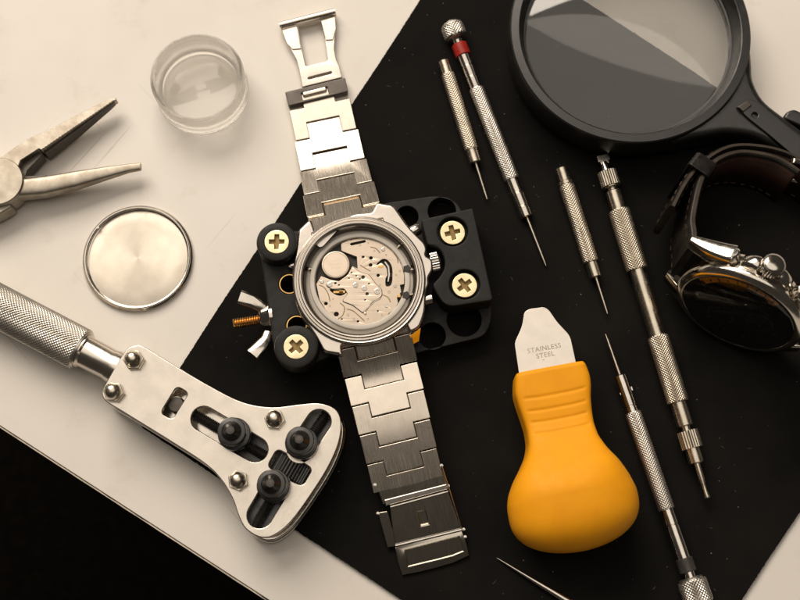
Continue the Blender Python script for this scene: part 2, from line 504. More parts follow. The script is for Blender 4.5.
tool('spring_bar_tool', 'long double-ended nickel spring bar tool with two knurled grips', 'spring bar tool',
     (602, 156), (707.5, 498), MATZ + 3.6, MATZ + 3.4, [
    ('fork_tip', M['steel'], [('B', 0, .35, 3.2, 3.9, 1.3, 6.5), ('B', 0, .2, 6.5, 2.6, 1.5, 6), ('L', [(7, .1), (7, 3.4), (13, 4.4), (19, 5.4), (19, .1)])], None),
    ('collar', M['nickel'], [('R', 18, 34, 9.8, 22), ('L', cyl(33.5, 36, 8, .8))], None),
    ('ferrule', M['nickel'], [('L', cyl(35, 40, 4.6, .4)), ('L', cyl(39, 61, 7.1, .8))], None),
    ('grip', M['knurlw'], [('K', 60.5, 125, 10.4, 24, .24)], None),
    ('shaft', M['nickel'], [('L', cyl(124.5, 196, 7.5, .5))], None),
    ('grip', M['knurlw'], [('K', 195, 263, 10.0, 24, .24)], None),
    ('ferrule', M['nickel'], [('L', cyl(262.5, 287, 7.4, .9)), ('L', cyl(286, 293, 4.2, .3))], None),
    ('collar', M['nickel'], [('R', 292, 309, 10, 22)], None),
    ('pin_holder', M['nickel'], [('L', cyl(308, 324, 6.8, 1))], None),
    ('pin_tip', M['nickel'], [('L', [(323, .1), (323, 3), (340, 2.8), (345, 2.1), (351, 1.9), (357, 2.9), (358, 2.6), (358, .1)])], None)], TG)
tool('needle_probe', 'thin pale pointed needle probe at the bottom edge under the orange knife', 'probe',
     (497, 558), (640, 645), MATZ + .5, MATZ + 3.4, [
    ('shank', M['steel'], [('L', [(0, .05), (0, .5), (20, 1.5), (60, 2.7), (100, 4.2), (165, 6), (168, .05)])], None)])

# ------------------------------------------------------------------ case back
c = U(137.5, 257.5, 1.5)
t = thing('steel_disc', 'round steel watch back with a raised rim, lying alone on the white tabletop', 'disc', (c.x, c.y, 0))
r0 = 17.85
mb = MB(); mb.lathe([(16.4, .9), (16.5, 2.0), (16.7, 2.25), (17.0, 2.3), (17.2, 2.1), (17.3, 1.7), (17.6, 1.5), (r0, 1.2), (r0, .4), (r0 - .3, .05), (15, .02), (15, .3)], 128, loop=True)
for a in (2.5,): mb.box((16.6 * math.cos(a), 16.6 * math.sin(a), 2.2), (.9, .7, .5), None)
mb.build('rim', M['steel'], t, world=False, ang=28)
mb = MB(); mb.lathe([(.01, .3), (16.44, .3), (16.44, .72), (15.9, .82), (12, .86), (.01, .9)], 128)
mb.build('disc', M['sun'], t, world=False, ang=60)

# ------------------------------------------------------------------ clear cup
c = U(203, 92, 0)
t = thing('plastic_cup', 'small clear round plastic cup standing near the top on the white tabletop', 'cup', (c.x, c.y, 0))
mb = MB(); mb.lathe([(.01, .35), (11.2, .35), (12.2, .25), (13.2, .04), (14.6, .04), (15.3, .4), (15.5, 1.0), (15.35, 1.6), (15.1, 2.0), (15.45, 11.6), (15.3, 12.1), (14.8, 12.2),
                     (14.4, 11.9), (13.9, 11.0), (12.6, 3.2), (12.2, 2.0), (11.4, 1.6), (3.0, 1.5), (1.9, 1.35), (1.2, 1.1), (.01, 1.05)], 96)
mb.build('cup_body', M['clear'], t, world=False, ang=40)

# ------------------------------------------------------------------ pliers
c = U(0, 182, 0)
t = thing('pliers', 'worn grey needle-nose pliers lying open at the left edge', 'pliers', (c.x, c.y, 0))
o = (0, 80, 4.0)
def serr(a, b, n, amp):
    a = Vector(a); b = Vector(b); dd = (b - a); nn = Vector((-dd.y, dd.x)).normalized(); r = []
    for i in range(n):
        r.append(a + dd * (i / n)); r.append(a + dd * ((i + .5) / n) + nn * amp)
    return r + [b]
tip = Z(*o, [(467, 80)])[0]
up_top = Z(*o, [(-60, 335), (0, 312), (60, 268), (100, 240), (200, 195), (300, 142), (400, 92), (450, 69), (462, 70), (467, 80)])
up_in = serr(Z(*o, [(457, 83)])[0], Z(*o, [(166, 281)])[0], 26, .5)
poly = up_top + [(p.x, p.y) for p in up_in] + Z(*o, [(155, 275), (82, 322), (60, 380), (-60, 440)])
def ztip(p, x0, x1, z0, z1):
    q = min(1, max(0, (p[0] - x0) / (x1 - x0))); return z0 + (z1 - z0) * q
W = [U(p[0], p[1], ztip(p, 30, 117, 9.4, 7.0)) for p in poly]
mb = MB(); mb.prism(W, [ztip(p, 30, 117, 1.0, 4.0) for p in poly], [w.z for w in W])
mb.build('jaw', M['tool'], t, bevel=.45, ang=25)
# outer bevel of the upper jaw
q_ = [U(p[0], p[1], ztip(p, 30, 117, 5.2, 5.4)) for p in [(q.x, q.y) for q in up_in] + Z(*o, [(200, 280), (300, 200), (452, 76)])]
q_ = [U(*p, h) for p, h in zip(Z(*o, [(462, 93), (440, 113), (300, 223), (191, 306), (166, 292), (200, 250), (440, 84)]), (5.6, 5.4, 5.2, 5.0, 5.0, 4.0, 5.0))]
mb = MB(); mb.prism(q_, [4.2, 3.8, 2, 1.5, 1.5, 1.5, 4.2], [6.4, 6.5, 6.6, 6.8, 6.8, 6.8, 6.4]); mb.build('serrated_face', M['iron'], t, bevel=.2)
# lower jaw: half-round, lofted
stn = [((-18, 195), (-8, 222), 9.3), ((17, 176), (14, 203), 9.2), ((26, 178), (30, 201), 8.9), ((46, 175.5), (48, 199), 8.6), ((77, 170.5), (78, 191), 8.0), ((107, 166.5), (108.5, 180.5), 7.2), ((128, 164.3), (129, 173.5), 6.5), ((140.5, 163), (141.5, 171), 6.2)]
secs = []
for (l, r, zt) in stn:
    zb = 1.0 + (9.3 - zt) * .9; zc = (zt + zb) / 2; hh = (zt - zb) / 2
    A, B = U(*l, zt - .8), U(*r, zc - .5 * hh); cc = (A + B) / 2; hw = (A - B) / 2; s = []
    for j in range(28):
        a = 2 * PI * j / 28; ca, sa = math.cos(a), math.sin(a); p = 3.6 if ca > 0 else 2.3
        X = math.copysign(abs(ca) ** (2 / p), ca); Y = math.copysign(abs(sa) ** ((2 / p) if sa < 0 else .3), sa)
        s.append(Vector((cc.x + hw.x * X, cc.y + hw.y * X, zc + hh * Y)))
    secs.append(s)
mb = MB(); mb.loft(secs); mb.build('jaw', M['tool'], t, ang=50)
cb = U(-2, 181, 9.6)
mb = MB(); mb.lathe([(.01, 2), (8.1, 2), (8.1, 9.3), (7.8, 9.75), (.01, 9.8)], 64, Matrix.Translation((cb.x, cb.y, 0)))
mb.build('pivot', M['tool'], t, ang=30)
mb = MB(); mb.prism(PX(Z(*o, [(70, 328), (152, 280), (168, 300), (108, 362), (102, 384), (186, 379), (186, 387), (100, 400), (60, 400)]), 7.0), 1.5, 7.0)
mb.prism(PX(Z(*o, [(30, 470), (70, 455), (75, 476), (40, 492)]), 6), 1.5, 6.5)
mb.build('joint', M['iron'], t, bevel=.2)
mb = MB(); mb.prism(PX([(-30, 205), (-5, 196), (11, 199), (12, 208), (0, 215), (-30, 228)], 7), 1.0, 7.6)
mb.prism(PX([(-30, 140), (-8, 150), (-6, 165), (-30, 170)], 8), 1.0, 8.0)
mb.build('handle', M['tool'], t, bevel=.8)

# ------------------------------------------------------------------ case opener wrench
ZT = 12.5
c = U(230, 445, 0)
t = thing('case_opener', 'steel adjustable case opener wrench with three black pins and a knurled handle', 'case opener', (c.x, c.y, 0))
o = (80, 330, 2.726)
outl = Z(*o, [(152, 41), (176, 46), (260, 97), (350, 150), (440, 195), (520, 210), (600, 202), (650, 199), (695, 214), (712, 250), (706, 305), (680, 368), (636, 440), (578, 520), (530, 560), (492, 566), (452, 543),
              (432, 508), (415, 460), (385, 410), (340, 365), (240, 300), (120, 226), (72, 196), (59, 172), (70, 145), (122, 58)])
ow = [Vector((p.x, p.y)) for p in PX(outl, ZT)]
ow = spline(ow, 5)
def w2(p, h): q = U(p[0], p[1], h); return Vector((q.x, q.y))
def zp(*p): return Z(*o, [p])[0]
holes = []
a, b_ = w2(zp(274, 172), ZT), w2(zp(241, 226), ZT)
def rrect(a, b, hw, r):
    dd = (b - a).normalized(); nn = Vector((-dd.y, dd.x))
    return fillet([a + nn * hw, b + nn * hw, b - nn * hw, a - nn * hw], r, 5)
dd = (b_ - a).normalized()
holes.append(rrect(a - dd * 1.2, b_ + dd * 1.2, 2.1, 1.5))
s1 = (w2(zp(336, 242), ZT), w2(zp(478, 326), ZT)); holes.append(stadium(*s1, 3.75))
s2 = (w2(zp(651, 250), ZT), w2(zp(600, 326), ZT)); holes.append(stadium(*s2, 3.7))
s3 = (w2(zp(537, 425), ZT), w2(zp(490, 505), ZT)); holes.append(stadium(*s3, 3.8))
k0, k1 = w2(zp(524, 348), ZT), w2(zp(620, 402), ZT); holes.append(rrect(k0, k1, 3.0, 1.6))
mb = MB(); mb.plate(ow, holes, ZT - 1.6, ZT, .4, res=3)
top = mb.build('top_plate', M['plate'], t, ang=40)
low = [p + Vector((.3, -.3)) for p in ow]
cc = sum(low, Vector((0, 0))) / len(low)
low = [cc + (p - cc) * 1.012 + Vector((.25, -.35)) for p in low]
mb = MB(); mb.plate(low, [], 1.4, 3.4, .8, res=3)
mb.plate([cc + (p - cc) * .985 for p in low], [], 3.3, 5.2, .5, res=2)
mb.build('bottom_plate', M['steel'], t, ang=40)
# knurled handle and ferrule
H0, H1 = U(-62, 274, 7.2), U(83, 350.5, 7.2)
ax = (H1 - H0).normalized(); Lh = (H1 - H0).length
fm = Matrix.Translation(H0) @ frame_of(H0, H1).to_4x4()
mb = MB(); mb.knurl(6.85, 0, Lh - .5, 40, .32, fm, sub=6); mb.lathe([(.01, Lh - .8), (6.4, Lh - .8), (6.2, Lh), (.01, Lh)], 48, fm)
mb.build('handle', M['knurl'], t, ang=30)
mb = MB(); mb.lathe([(.01, Lh - 1), (5.7, Lh - 1), (5.7, Lh + .6), (5.1, Lh + 1.2), (5.0, Lh + 10), (5.3, Lh + 11), (5.3, Lh + 14), (.01, Lh + 14)], 64, fm)
mb.build('ferrule', M['case'], t, ang=30)
# acorn nuts on spacer posts
def nut(p):
    q = U(*p, ZT + 2.5); T = Matrix.Translation((q.x, q.y, 0)) @ Matrix.Rotation(random.uniform(0, 1), 4, 'Z')
    mb = MB(); mb.plate(circle((0, 0), 3.2, 6), [], ZT + .02, ZT + 2.4, .25, T)
    mb.lathe([(.01, ZT + 2.2), (2.5, ZT + 2.2), (2.55, ZT + 3.2), (2.3, ZT + 4.4), (1.7, ZT + 5.2), (.9, ZT + 5.6), (.01, ZT + 5.7)], 32, T)
    n = mb.build('acorn_nut', M['nickel'], t, ang=40)
    mb = MB(); mb.lathe([(.01, 5), (1.8, 5), (1.8, ZT - 1.6), (.01, ZT - 1.6)], 24, T); mb.build('spacer_post', M['steel'], t)
for p in ((145, 80), (90, 168), (530, 243), (430, 410)): nut(zp(*p))
# black pins with screw-in tips, shade plates under the slots and threaded adjusters
def rod(A, B, r, pitch, zc):
    A = Vector((A.x, A.y, zc)); B = Vector((B.x, B.y, zc)); L = (B - A).length
    T = Matrix.Translation(A) @ frame_of(A, B).to_4x4(); n = int(L / pitch); pr = [(.01, 0)]
    for i in range(n): pr += [(r * .82, i * pitch), (r, (i + .5) * pitch)]
    return MB().lathe(pr + [(.01, n * pitch)], 20, T)
def pin(p, sa, sb, Q=True):
    q = U(*p, ZT + 8.0); T = Matrix.Translation((q.x, q.y, 0))
    mb = MB(); mb.lathe([(.01, 5), (3.4, 5), (3.4, ZT + .05), (4.9, ZT + .1), (4.95, ZT + .4), (4.95, ZT + 3.0), (4.7, ZT + 3.3), (3.5, ZT + 3.6), (3.4, ZT + 6.0), (4.1, ZT + 6.2), (4.25, ZT + 6.5), (4.25, ZT + 8.4), (4.0, ZT + 8.8), (3.0, ZT + 9.0), (2.6, ZT + 9.4), (1.35, ZT + 11.6), (1.2, ZT + 11.8), (.01, ZT + 11.8)], 40, T)
    pn = mb.build('pin', M['blackox'], t, ang=24)
    mb = MB(); mb.lathe([(.01, ZT + 11.7), (.95, ZT + 11.7), (.85, ZT + 11.95), (.01, ZT + 12)], 20, T); mb.build('pin_tip', M['iron'], pn)
    dd = (sb - sa).normalized()
    nn = Vector((-dd.y, dd.x)); e1_ = sb + dd * 4; e0_ = (sa - dd * 4) if Q else sa.lerp(sb, .45)
    mb = MB(); mb.prism([e0_ + nn * 4.6, e1_ + nn * 4.6, e1_ - nn * 4.6, e0_ - nn * 4.6], 5.3, 6.6); mb.build('slot_shade', M['blackox'], t, bevel=.3)  # black plate added under the slot to darken its inside
    rod(sa - dd * 5, sb + dd * 5, 1.7, .62, 8.6).build('adjusting_screw', M['blackox'], t, ang=20)
pin(zp(414, 277), *s1, Q=False); pin(zp(600, 302), *s2); pin(zp(522, 420), *s3)
kc = (k0 + k1) / 2; kd = (k1 - k0).normalized(); kn = Vector((-kd.y, kd.x))
A = Vector((kc.x - kn.x * 2.7, kc.y - kn.y * 2.7, 6.2)); B = Vector((kc.x + kn.x * 2.7, kc.y + kn.y * 2.7, 6.2))
mb = MB(); mb.knurl(5.95, 0, 5.4, 34, .55, Matrix.Translation(A) @ frame_of(A, B).to_4x4(), straight=True)
mb.build('thumbwheel', M['blackox'], t, ang=20)
dq = (a + b_) / 2
mb = MB(); mb.lathe([(.01, 5), (2.6, 5), (2.6, 9.6), (2.2, 10.2), (.01, 10.3)], 24, Matrix.Translation((dq.x, dq.y, 0)))
mb.build('pivot_stud', M['iron'], t)

# ------------------------------------------------------------------ magnifying glass
c = U(630.5, 30, 16)
t = thing('magnifying_glass', 'round black-rimmed magnifying glass with a black handle at the top right', 'magnifying glass', (c.x, c.y, 0))
RO = 37.9
mb = MB(); mb.lathe([(r_ * 1.048, z_) for r_, z_ in [(35.2, MATZ), (RO - .8, 2.2), (RO, 5), (RO + .1, 10), (RO - .1, 14.6), (RO - .3, 15.6), (RO - .7, 16), (34.9, 16.2), (34.6, 16), (34.4, 15.5), (33.0, 11.6), (32.9, 11), (32.3, 10.9), (32.2, 7), (33.2, 4), (33.8, 1.6)]], 160, loop=True)
mb.build('rim', M['gloss'], t, world=False, ang=28)
mb = MB()
def cap(R, rr, zc, sgn, n=22):
    return [(rr * i / n, zc + sgn * (math.sqrt(R * R - (rr * i / n) ** 2) - math.sqrt(R * R - rr * rr))) for i in range(n + 1)]
pr = cap(200, 32.25, 9.4, 1) + [(32.25, 8.2), (20, 8.1), (.0001, 8.1)]
pr[0] = (.0001, pr[0][1]); pr[-1] = (.0001, pr[-1][1])
mb.lathe([(r_ * 1.048, z_) for r_, z_ in pr], 160); mb.build('lens', M['lens'], t, world=False, ang=50)
inn = []
for i in range(15):
    an = math.radians(-5 - 62 * i / 14); inn.append(Vector((c.x + 35.9 * math.cos(an), c.y + 35.9 * math.sin(an))))
hp = PX([(746, 38), (751, 50), (752.5, 64), (754, 80), (764, 99), (783, 115), (806, 132), (860, 172), (930, 226), (905, 262), (860, 215), (818, 178), (794, 160), (772, 145), (752, 136), (728, 133), (706, 136), (690, 139), (676, 142), (667, 139)], 14)
hw = spline([(p.x, p.y) for p in hp], 5, closed=False)
mb = MB(); mb.plate(hw + list(reversed(inn)), [], 3.5, 14.6, 2.6, res=4)
hd = mb.build('handle', M['gloss'], t, ang=50)
rp = PX([(737, 107), (749, 99), (757, 101), (800, 136), (862, 184), (915, 228), (902, 244), (850, 200), (800, 161), (768, 134), (748, 118)], 15.6)
mb = MB(); mb.plate([(p.x, p.y) for p in rp], [circle(w2((755, 115), 15.6), .9, 16)], 13.5, 15.7, .35)
mb.build('handle_inlay', M['gloss'], hd)
mb = MB(); mb.plate(fillet([(p.x, p.y) for p in PX([(738, 107), (747, 101), (752, 105), (743, 112)], 16)], .4), [], 15.6, 16.3, .2)
mb.build('inlay_stud', M['iron'], hd)
bp = PX([(783, 119), (786, 112), (794, 109), (812, 118), (850, 146), (845, 156), (800, 126)], 13)
mb = MB(); mb.plate(fillet([(p.x, p.y) for p in bp], 1.2), [], 4, 13.5, .9, res=3)
mb.build('grip_tab', M['gloss'], hd)

# ------------------------------------------------------------------ orange case knife
c = U(568, 480, 0)
t = thing('case_knife', 'orange bulb-handled watch case knife with a short steel blade', 'knife', (c.x, c.y, MATZ))
o = (490, 300, 2.2222)
Lp = Z(*o, [(54, 168), (52, 190), (52, 215), (60, 242), (70, 270), (79, 300), (82, 325), (78, 350), (66, 377), (50, 408), (40, 438), (38, 462), (42, 490), (52, 514), (68, 535), (88, 549), (115, 558)])
Rp = Z(*o, [(206, 141), (218, 170), (221, 192), (220, 220), (222, 245), (226, 275), (236, 305), (256, 332), (284, 358), (308, 388), (324, 418), (331, 450), (329, 475), (320, 498), (303, 520), (280, 537), (240, 549)])
A0 = (548, 371); du_, dv_ = .183, .983
def sw(p): x, y = p[0] - A0[0], p[1] - A0[1]; return (x * du_ + y * dv_, x * dv_ - y * du_)
Ls = sorted(sw(p) for p in Lp); Rs = sorted(sw(p) for p in Rp)
def smooth_side(T):
    T2 = [(s_, None) for s_ in range(-4, 186, 2)]
    raw = [interp(T, s_) for s_, _ in T2]
    for it in range(4): raw = [raw[max(0, i - 1)] * .25 + raw[i] * .5 + raw[min(len(raw) - 1, i + 1)] * .25 for i in range(len(raw))]
    return [(q[0], v) for q, v in zip(T2, raw)]
def interp(T, s):
    if s <= T[0][0]: return T[0][1]
    for (a, x), (b, y) in zip(T, T[1:]):
        if s <= b:
            q = (s - a) / (b - a + 1e-9); return x + (y - x) * q
    return T[-1][1]
Ls, Rs = smooth_side(Ls), smooth_side(Rs)
send = 183.5
secs = []
NS = 230
for i in range(NS + 1):
    q = i / NS
    s = -1.0 + (send + 1) * (1 - (1 - q) ** 1.6)
    wl, wr = interp(Ls, s), interp(Rs, s)
    if s > 138:                                  # round the butt end off
        e = min(.9995, (s - 138) / (send - 138)); g = math.sqrt(1 - e ** 2.5)
        l0, r0_ = interp(Ls, 138), interp(Rs, 138); mid = (l0 + r0_) / 2 + 1.0 * e
        wl, wr = mid + (l0 - mid) * g, mid + (r0_ - mid) * g
    bulb = min(1, max(0, (s - 48) / 77)); bulb = bulb * bulb * (3 - 2 * bulb)
    hh = 6.4 + 5.6 * bulb
    if s > 125: hh *= math.sqrt(max(1e-4, 1 - ((s - 125) / (send - 124)) ** 3.2))
    if s < 2: hh -= .8 * (1 - max(0, s + 1) / 3)
    zc = MATZ + 7.2 + 5.2 * bulb
    if s > 125: zc = MATZ + 12.4 - .6 * (s - 125) / 56
    p = 6.5 - 4.2 * bulb
    cx, hx = (wl + wr) / 2, (wr - wl) / 2
    if s < 2: hx -= 1.2 * (1 - max(0, s + 1) / 3)
    ring = []
    for j in range(88):
        a = 2 * PI * j / 88; ca, sa = math.cos(a), math.sin(a)
        X = math.copysign(abs(ca) ** (2 / p), ca); Y = math.copysign(abs(sa) ** (2 / p), sa)
        z = zc + hh * Y
        if sa > 0 and abs(X) < .86 and s < 75:
            ed = min(1, (.86 - abs(X)) / .1)
            for g in (25, 38, 49.5, 61): z -= .30 * ed * math.exp(-((s - g - 2.2 * (1 - X * X)) / 1.35) ** 2)
        sp_ = s; w = cx + hx * X
        px, py = A0[0] + sp_ * du_ + w * dv_, A0[1] + sp_ * dv_ - w * du_
        P = U(px, py, zc); ring.append(Vector((P.x, P.y, z)))
    secs.append(ring)
mb = MB(); mb.loft(secs); mb.build('handle', M['orange'], t, ang=55)
o = (500, 300, 6.0)
bl = fillet([(p.x, p.y) for p in PX(Z(*o, [(130, 520), (115, 450), (87, 258), (132, 160), (146, 72), (176, 53), (268, 41), (296, 62), (342, 130), (421, 214), (462, 400), (470, 470)]), MATZ + 7.8)],
            [0, 0, 1.2, 2.0, 1.6, .9, 1.0, 1.2, 1.5, 1.6, 0, 0], 5)
mb = MB(); mb.plate(bl, [], MATZ + 6.7, MATZ + 7.8, .12)
blade = mb.build('blade', metal('blade steel', (.72, .67, .60), .33, rot=.18, streak=(300, 9000, 300), rv=.06, grime=.05), t, ang=40)

def text_mb(s, size, ctr, ang, depth):
    cu = bpy.data.curves.new('t', 'FONT'); cu.body = s; cu.size = size; cu.extrude = depth; cu.align_x = 'CENTER'; cu.align_y = 'CENTER'; cu.offset = .02; cu.space_character = 1.08
    ob = bpy.data.objects.new('t', cu); COL.objects.link(ob)
    me = bpy.data.meshes.new_from_object(ob.evaluated_get(bpy.context.evaluated_depsgraph_get()))
    me.transform(Matrix.Translation(ctr) @ Matrix.Rotation(ang, 4, 'Z'))
    bpy.data.objects.remove(ob); bpy.data.curves.remove(cu)
    return me
mb = MB()
for s, px in (('STAINLESS', (265, 290)), ('STEEL', (272, 330)), ('-', (260, 356))):
    q = U(*Z(*o, [px])[0], MATZ + 7.8); me = text_mb(s, 2.15, (q.x, q.y, MATZ + 7.8), math.radians(10.5), .015); mb.bm.from_mesh(me); bpy.data.meshes.remove(me)
mb.build('engraving', M['print'], blade, smooth=False)

# ------------------------------------------------------------------ watch holder
c = U(385, 290, 0)
t = thing('watch_holder', 'black plastic watch holder with brass cross-head screws and a wing nut, clamping the opened watch', 'watch holder', (c.x, c.y, MATZ))
o7 = (380, 180, 3.16)
BZ, JZ = 7.5, 17.0
def w(pts, h): return [Vector((p.x, p.y)) for p in PX(pts, h)]
base = fillet(w(Z(*o7, [(-60, 96), (30, 70), (185, 48), (240, 66), (262, 104), (300, 112), (350, 385), (354, 440), (332, 494), (110, 549), (-30, 584)]), BZ), [1, 1, 4, 3, 1, 1, 2, 3, 4, 1, 1], 4)
hol = [circle(w(Z(*o7, [q]), BZ)[0], r, 40) for q, r in (((86, 116), 3.6), ((196, 98), 4.5), ((165, 492), 4.2), ((266, 441), 5.4))]
mb = MB(); mb.plate(base, hol, MATZ + .3, BZ, .3); mb.build('base', M['blackp'], t, ang=40)
# step under the jaw
st_ = fillet(w(Z(*o7, [(150, 140), (312, 108), (377, 400), (374, 425), (250, 440)]), 10), 1, 4)
jaw = fillet(w(Z(*o7, [(130, 124), (294, 88), (358, 380), (206, 403), (172, 345), (166, 330), (186, 310), (202, 285), (206, 255), (196, 225), (176, 208), (150, 206)]), JZ), [.8, .6, 1.2, 3.5, 2, 2, 1.5, 1.5, 1.5, 1.5, 1.5, 1], 5)
scr = [w(Z(*o7, [q]), JZ)[0] for q in ((230, 163), (268, 330))]
mb = MB(); mb.plate(jaw, [circle(q, 4.75, 40) for q in scr], BZ - 1, JZ, .45)
mb.build('jaw', M['blackp'], t, ang=40)
def screw(q, r, z, ang, parent):
    T = Matrix.Translation((q.x, q.y, 0))
    mb = MB(); mb.plate(circle((0, 0), r, 40), [cross((0, 0), r * .60, r * .165, ang)], z - 1.2, z, .22, T)
    sc = mb.build('screw', M['gold'], parent, ang=40)
    mb = MB(); mb.lathe([(.01, z - 1.9), (r * .93, z - 1.9), (r * .93, z - 1.1), (.01, z - 1.1)], 32, T)
    mb.build('recess', M['slot'], sc if parent.type == 'EMPTY' else parent)
screw(scr[0], 3.95, JZ - 1.0, .25, t); screw(scr[1], 3.95, JZ - 1.0, .65, t)
# floor of the screw wells
mb = MB()
for q in scr: mb.lathe([(.01, BZ - .6), (4.9, BZ - .6), (4.9, JZ - 3), (.01, JZ - 3)], 32, Matrix.Translation((q.x, q.y, 0)))
mb.build('screw_seat', M['blackp'], t)
# left jaw
o5 = (220, 190, 3.0)
LZ = 13.0
bar = fillet(w(Z(*o5, [(122, 190), (150, 130), (215, 120), (330, 130), (330, 500), (262, 530), (175, 520), (158, 455)]), LZ), [1, 3, 3, 1, 1, 3, 3, 1], 5)
bh = [w(Z(*o5, [q]), LZ)[0] for q in ((208, 282), (230, 407))]
mb = MB(); mb.plate(bar, [circle(q, 3.1, 36) for q in bh], MATZ + .3, LZ, .6)
lj = mb.build('jaw', M['blackp'], t, ang=40)
for q in bh:
    T = Matrix.Translation((q.x, q.y, 0))
    mb = MB(); mb.lathe([(3.15, 5), (3.15, LZ + .1), (2.85, LZ + .12), (2.8, 5)], 40, T, loop=True)
    mb.build('bushing', M['brass'], lj)
for q, ang, r in (((170, 155), .0, 6.35), ((228, 470), .75, 6.75)):
    p = w(Z(*o5, [q]), 19)[0]; T = Matrix.Translation((p.x, p.y, 0))
    mb = MB(); mb.lathe([(3.95, LZ - 2), (r, LZ - 2), (r, 18.2), (r - .3, 18.9), (r - .8, 19.1), (4.0, 19.1), (3.95, 17)], 56, T, loop=True)
    pg = mb.build('peg', M['blackp'], t, ang=35)
    screw(p, 3.9, 19.0, ang, pg)
# centre web between jaws, under the watch
mb = MB(); mb.prism(w(Z(*o5, [(230, 180), (560, 110), (600, 400), (280, 480)]), 6), MATZ + .3, 6.5); mb.build('web', M['blackp'], t, bevel=.5)
# threaded rod and wing nut
R0, R1 = U(233.5, 324, 9.5), U(300, 313, 9.5)
mb = rod(R0, R1, 1.75, .75, 9.5); ro = mb.build('threaded_rod', M['copper'], t, ang=20)
f = frame_of(R0, R1).to_4x4(); hb = U(266.5, 318, 9.5)
T = Matrix.Translation(hb) @ f
mb = MB(); mb.lathe([(1.8, -2.0), (2.5, -2.0), (3.2, -1), (3.5, .5), (4.1, 1.2), (4.1, 2.2), (1.8, 2.2)], 36, T, loop=True)
wn = mb.build('wing_nut', M['steel'], t, ang=40)
for pts in (((267, 310), (261, 306.5), (252, 301), (239.5, 297)), ((268, 334), (266, 340), (260, 347), (252.5, 355))):
    P = [U(p[0], p[1], h) for p, h in zip(pts, (9.5, 10.6, 12.0, 12.6))]
    ctrl = []
    for i in range(len(P)):
        dd = (P[min(i + 1, 3)] - P[max(i - 1, 0)]).normalized(); s = Vector((0, 0, 1)).cross(dd).normalized(); u = dd.cross(s)
        hwid = (1.5, 1.8, 2.15, 2.3)[i]; th = (1.5, 1.05, .9, .85)[i]
        ctrl.append([P[i] + s * hwid * math.copysign(abs(math.cos(q)) ** .6, math.cos(q)) + u * th * math.copysign(abs(math.sin(q)) ** .7, math.sin(q)) for q in [2 * PI * j / 24 for j in range(24)]])
    mb = MB(); mb.loft(ctrl); mb.build('wing', M['steel'], wn, ang=45)

# ------------------------------------------------------------------ opened bracelet watch
WZ = 20.0
WC = U(359, 278.5, WZ)
t = thing('wristwatch', 'steel bracelet wristwatch lying face down in the holder with its back open and movement showing', 'watch', (WC.x, WC.y, 10))
TW = Matrix.Translation((WC.x, WC.y, 0))
o6 = (280, 190, 3.75)
cs = fillet(w(Z(*o6, [(70, 150), (116, 106), (150, 210), (260, 90), (345, 84), (362, 46), (428, 58), (484, 140), (545, 200), (552, 225), (545, 245), (572, 260), (574, 300), (556, 330), (560, 350), (548, 380), (545, 460), (522, 520),
                      (488, 535), (470, 500), (420, 560), (230, 580), (235, 622), (165, 610), (128, 540), (60, 450), (45, 330), (48, 290), (60, 230)]), 17.5),
            [1, 1.5, 1, 3, 1, .8, 1.2, 3, 2, 1, 1, 1, 1, 1, 1, 2, 4, 1.5, .8, 1, 3, 1, .8, 1.5, 3, 5, 4, 4, 4], 4)
mb = MB(); mb.plate(cs, [circle((WC.x, WC.y), 17.75, 96)], 10.0, 17.9, .8, res=2)
case = mb.build('case', M['case'], t, ang=38)
mb = MB(); mb.lathe([(20.55, 16.5), (20.55, 18.6), (20.35, 19.1), (19.95, 19.3), (19.75, 19.25), (19.65, 19.0), (19.5, 19.0), (19.4, 19.45), (19.2, 19.65), (18.9, 19.65), (18.78, 19.35), (18.66, 19.35), (18.55, 19.75), (18.3, 19.95), (17.95, 19.9), (17.8, 19.6), (17.75, 14.2)], 160, TW, loop=True)
mb.build('case_ring', M['case'], case, ang=30)
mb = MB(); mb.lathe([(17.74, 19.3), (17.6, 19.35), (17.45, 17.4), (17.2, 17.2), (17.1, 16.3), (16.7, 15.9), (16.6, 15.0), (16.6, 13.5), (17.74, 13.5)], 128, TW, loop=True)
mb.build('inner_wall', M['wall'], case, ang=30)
# lug facets: polished chamfers towards the bracelet ends
mb = MB(); mb.prism(PX([(409.5, 336.5), (421, 328.2), (419.3, 340), (411.2, 344)], 14.5), 10.6, [15.6, 15.6, 12.6, 12.6])
mb.build('lug_facet', M['mirror'], case, bevel=.15)
# grey spacer ring round the movement
MZ = 15.6
mc_ = U(360, 281.3, MZ)
TM = Matrix.Translation((mc_.x, mc_.y, 0))
mb = MB(); mb.lathe([(16.9, 12.5), (16.9, 15.0), (16.3, 15.5), (15.7, 15.7), (15.5, 16.4), (15.1, 16.6), (14.2, 16.5), (13.95, 16.2), (13.9, 12.5)], 128, TM, loop=True)
sr = mb.build('spacer_ring', M['spacer'], t, ang=35)
oA = (300, 215, 5.0)
mb = MB(); mb.lathe([(.01, 11), (13.95, 11), (13.95, 14.2), (.01, 14.2)], 96, TM)
mv = mb.build('movement', M['dark'], t)
def mw(pts, h=MZ): return w(Z(*oA, pts), h)
mainp = mw([(207, 178), (206, 142), (250, 121), (330, 108), (400, 122), (468, 170), (505, 230), (521, 300), (521, 345), (500, 350), (506, 385), (485, 412), (490, 440), (470, 478), (445, 490), (425, 522), (350, 552), (290, 557), (200, 538), (135, 485), (98, 425), (82, 345), (106, 306),
            (150, 322), (195, 330), (235, 300), (262, 256), (288, 268), (284, 208), (240, 192)])
def hc(x, y, r): return circle(mw([(x, y)])[0], r, 20)
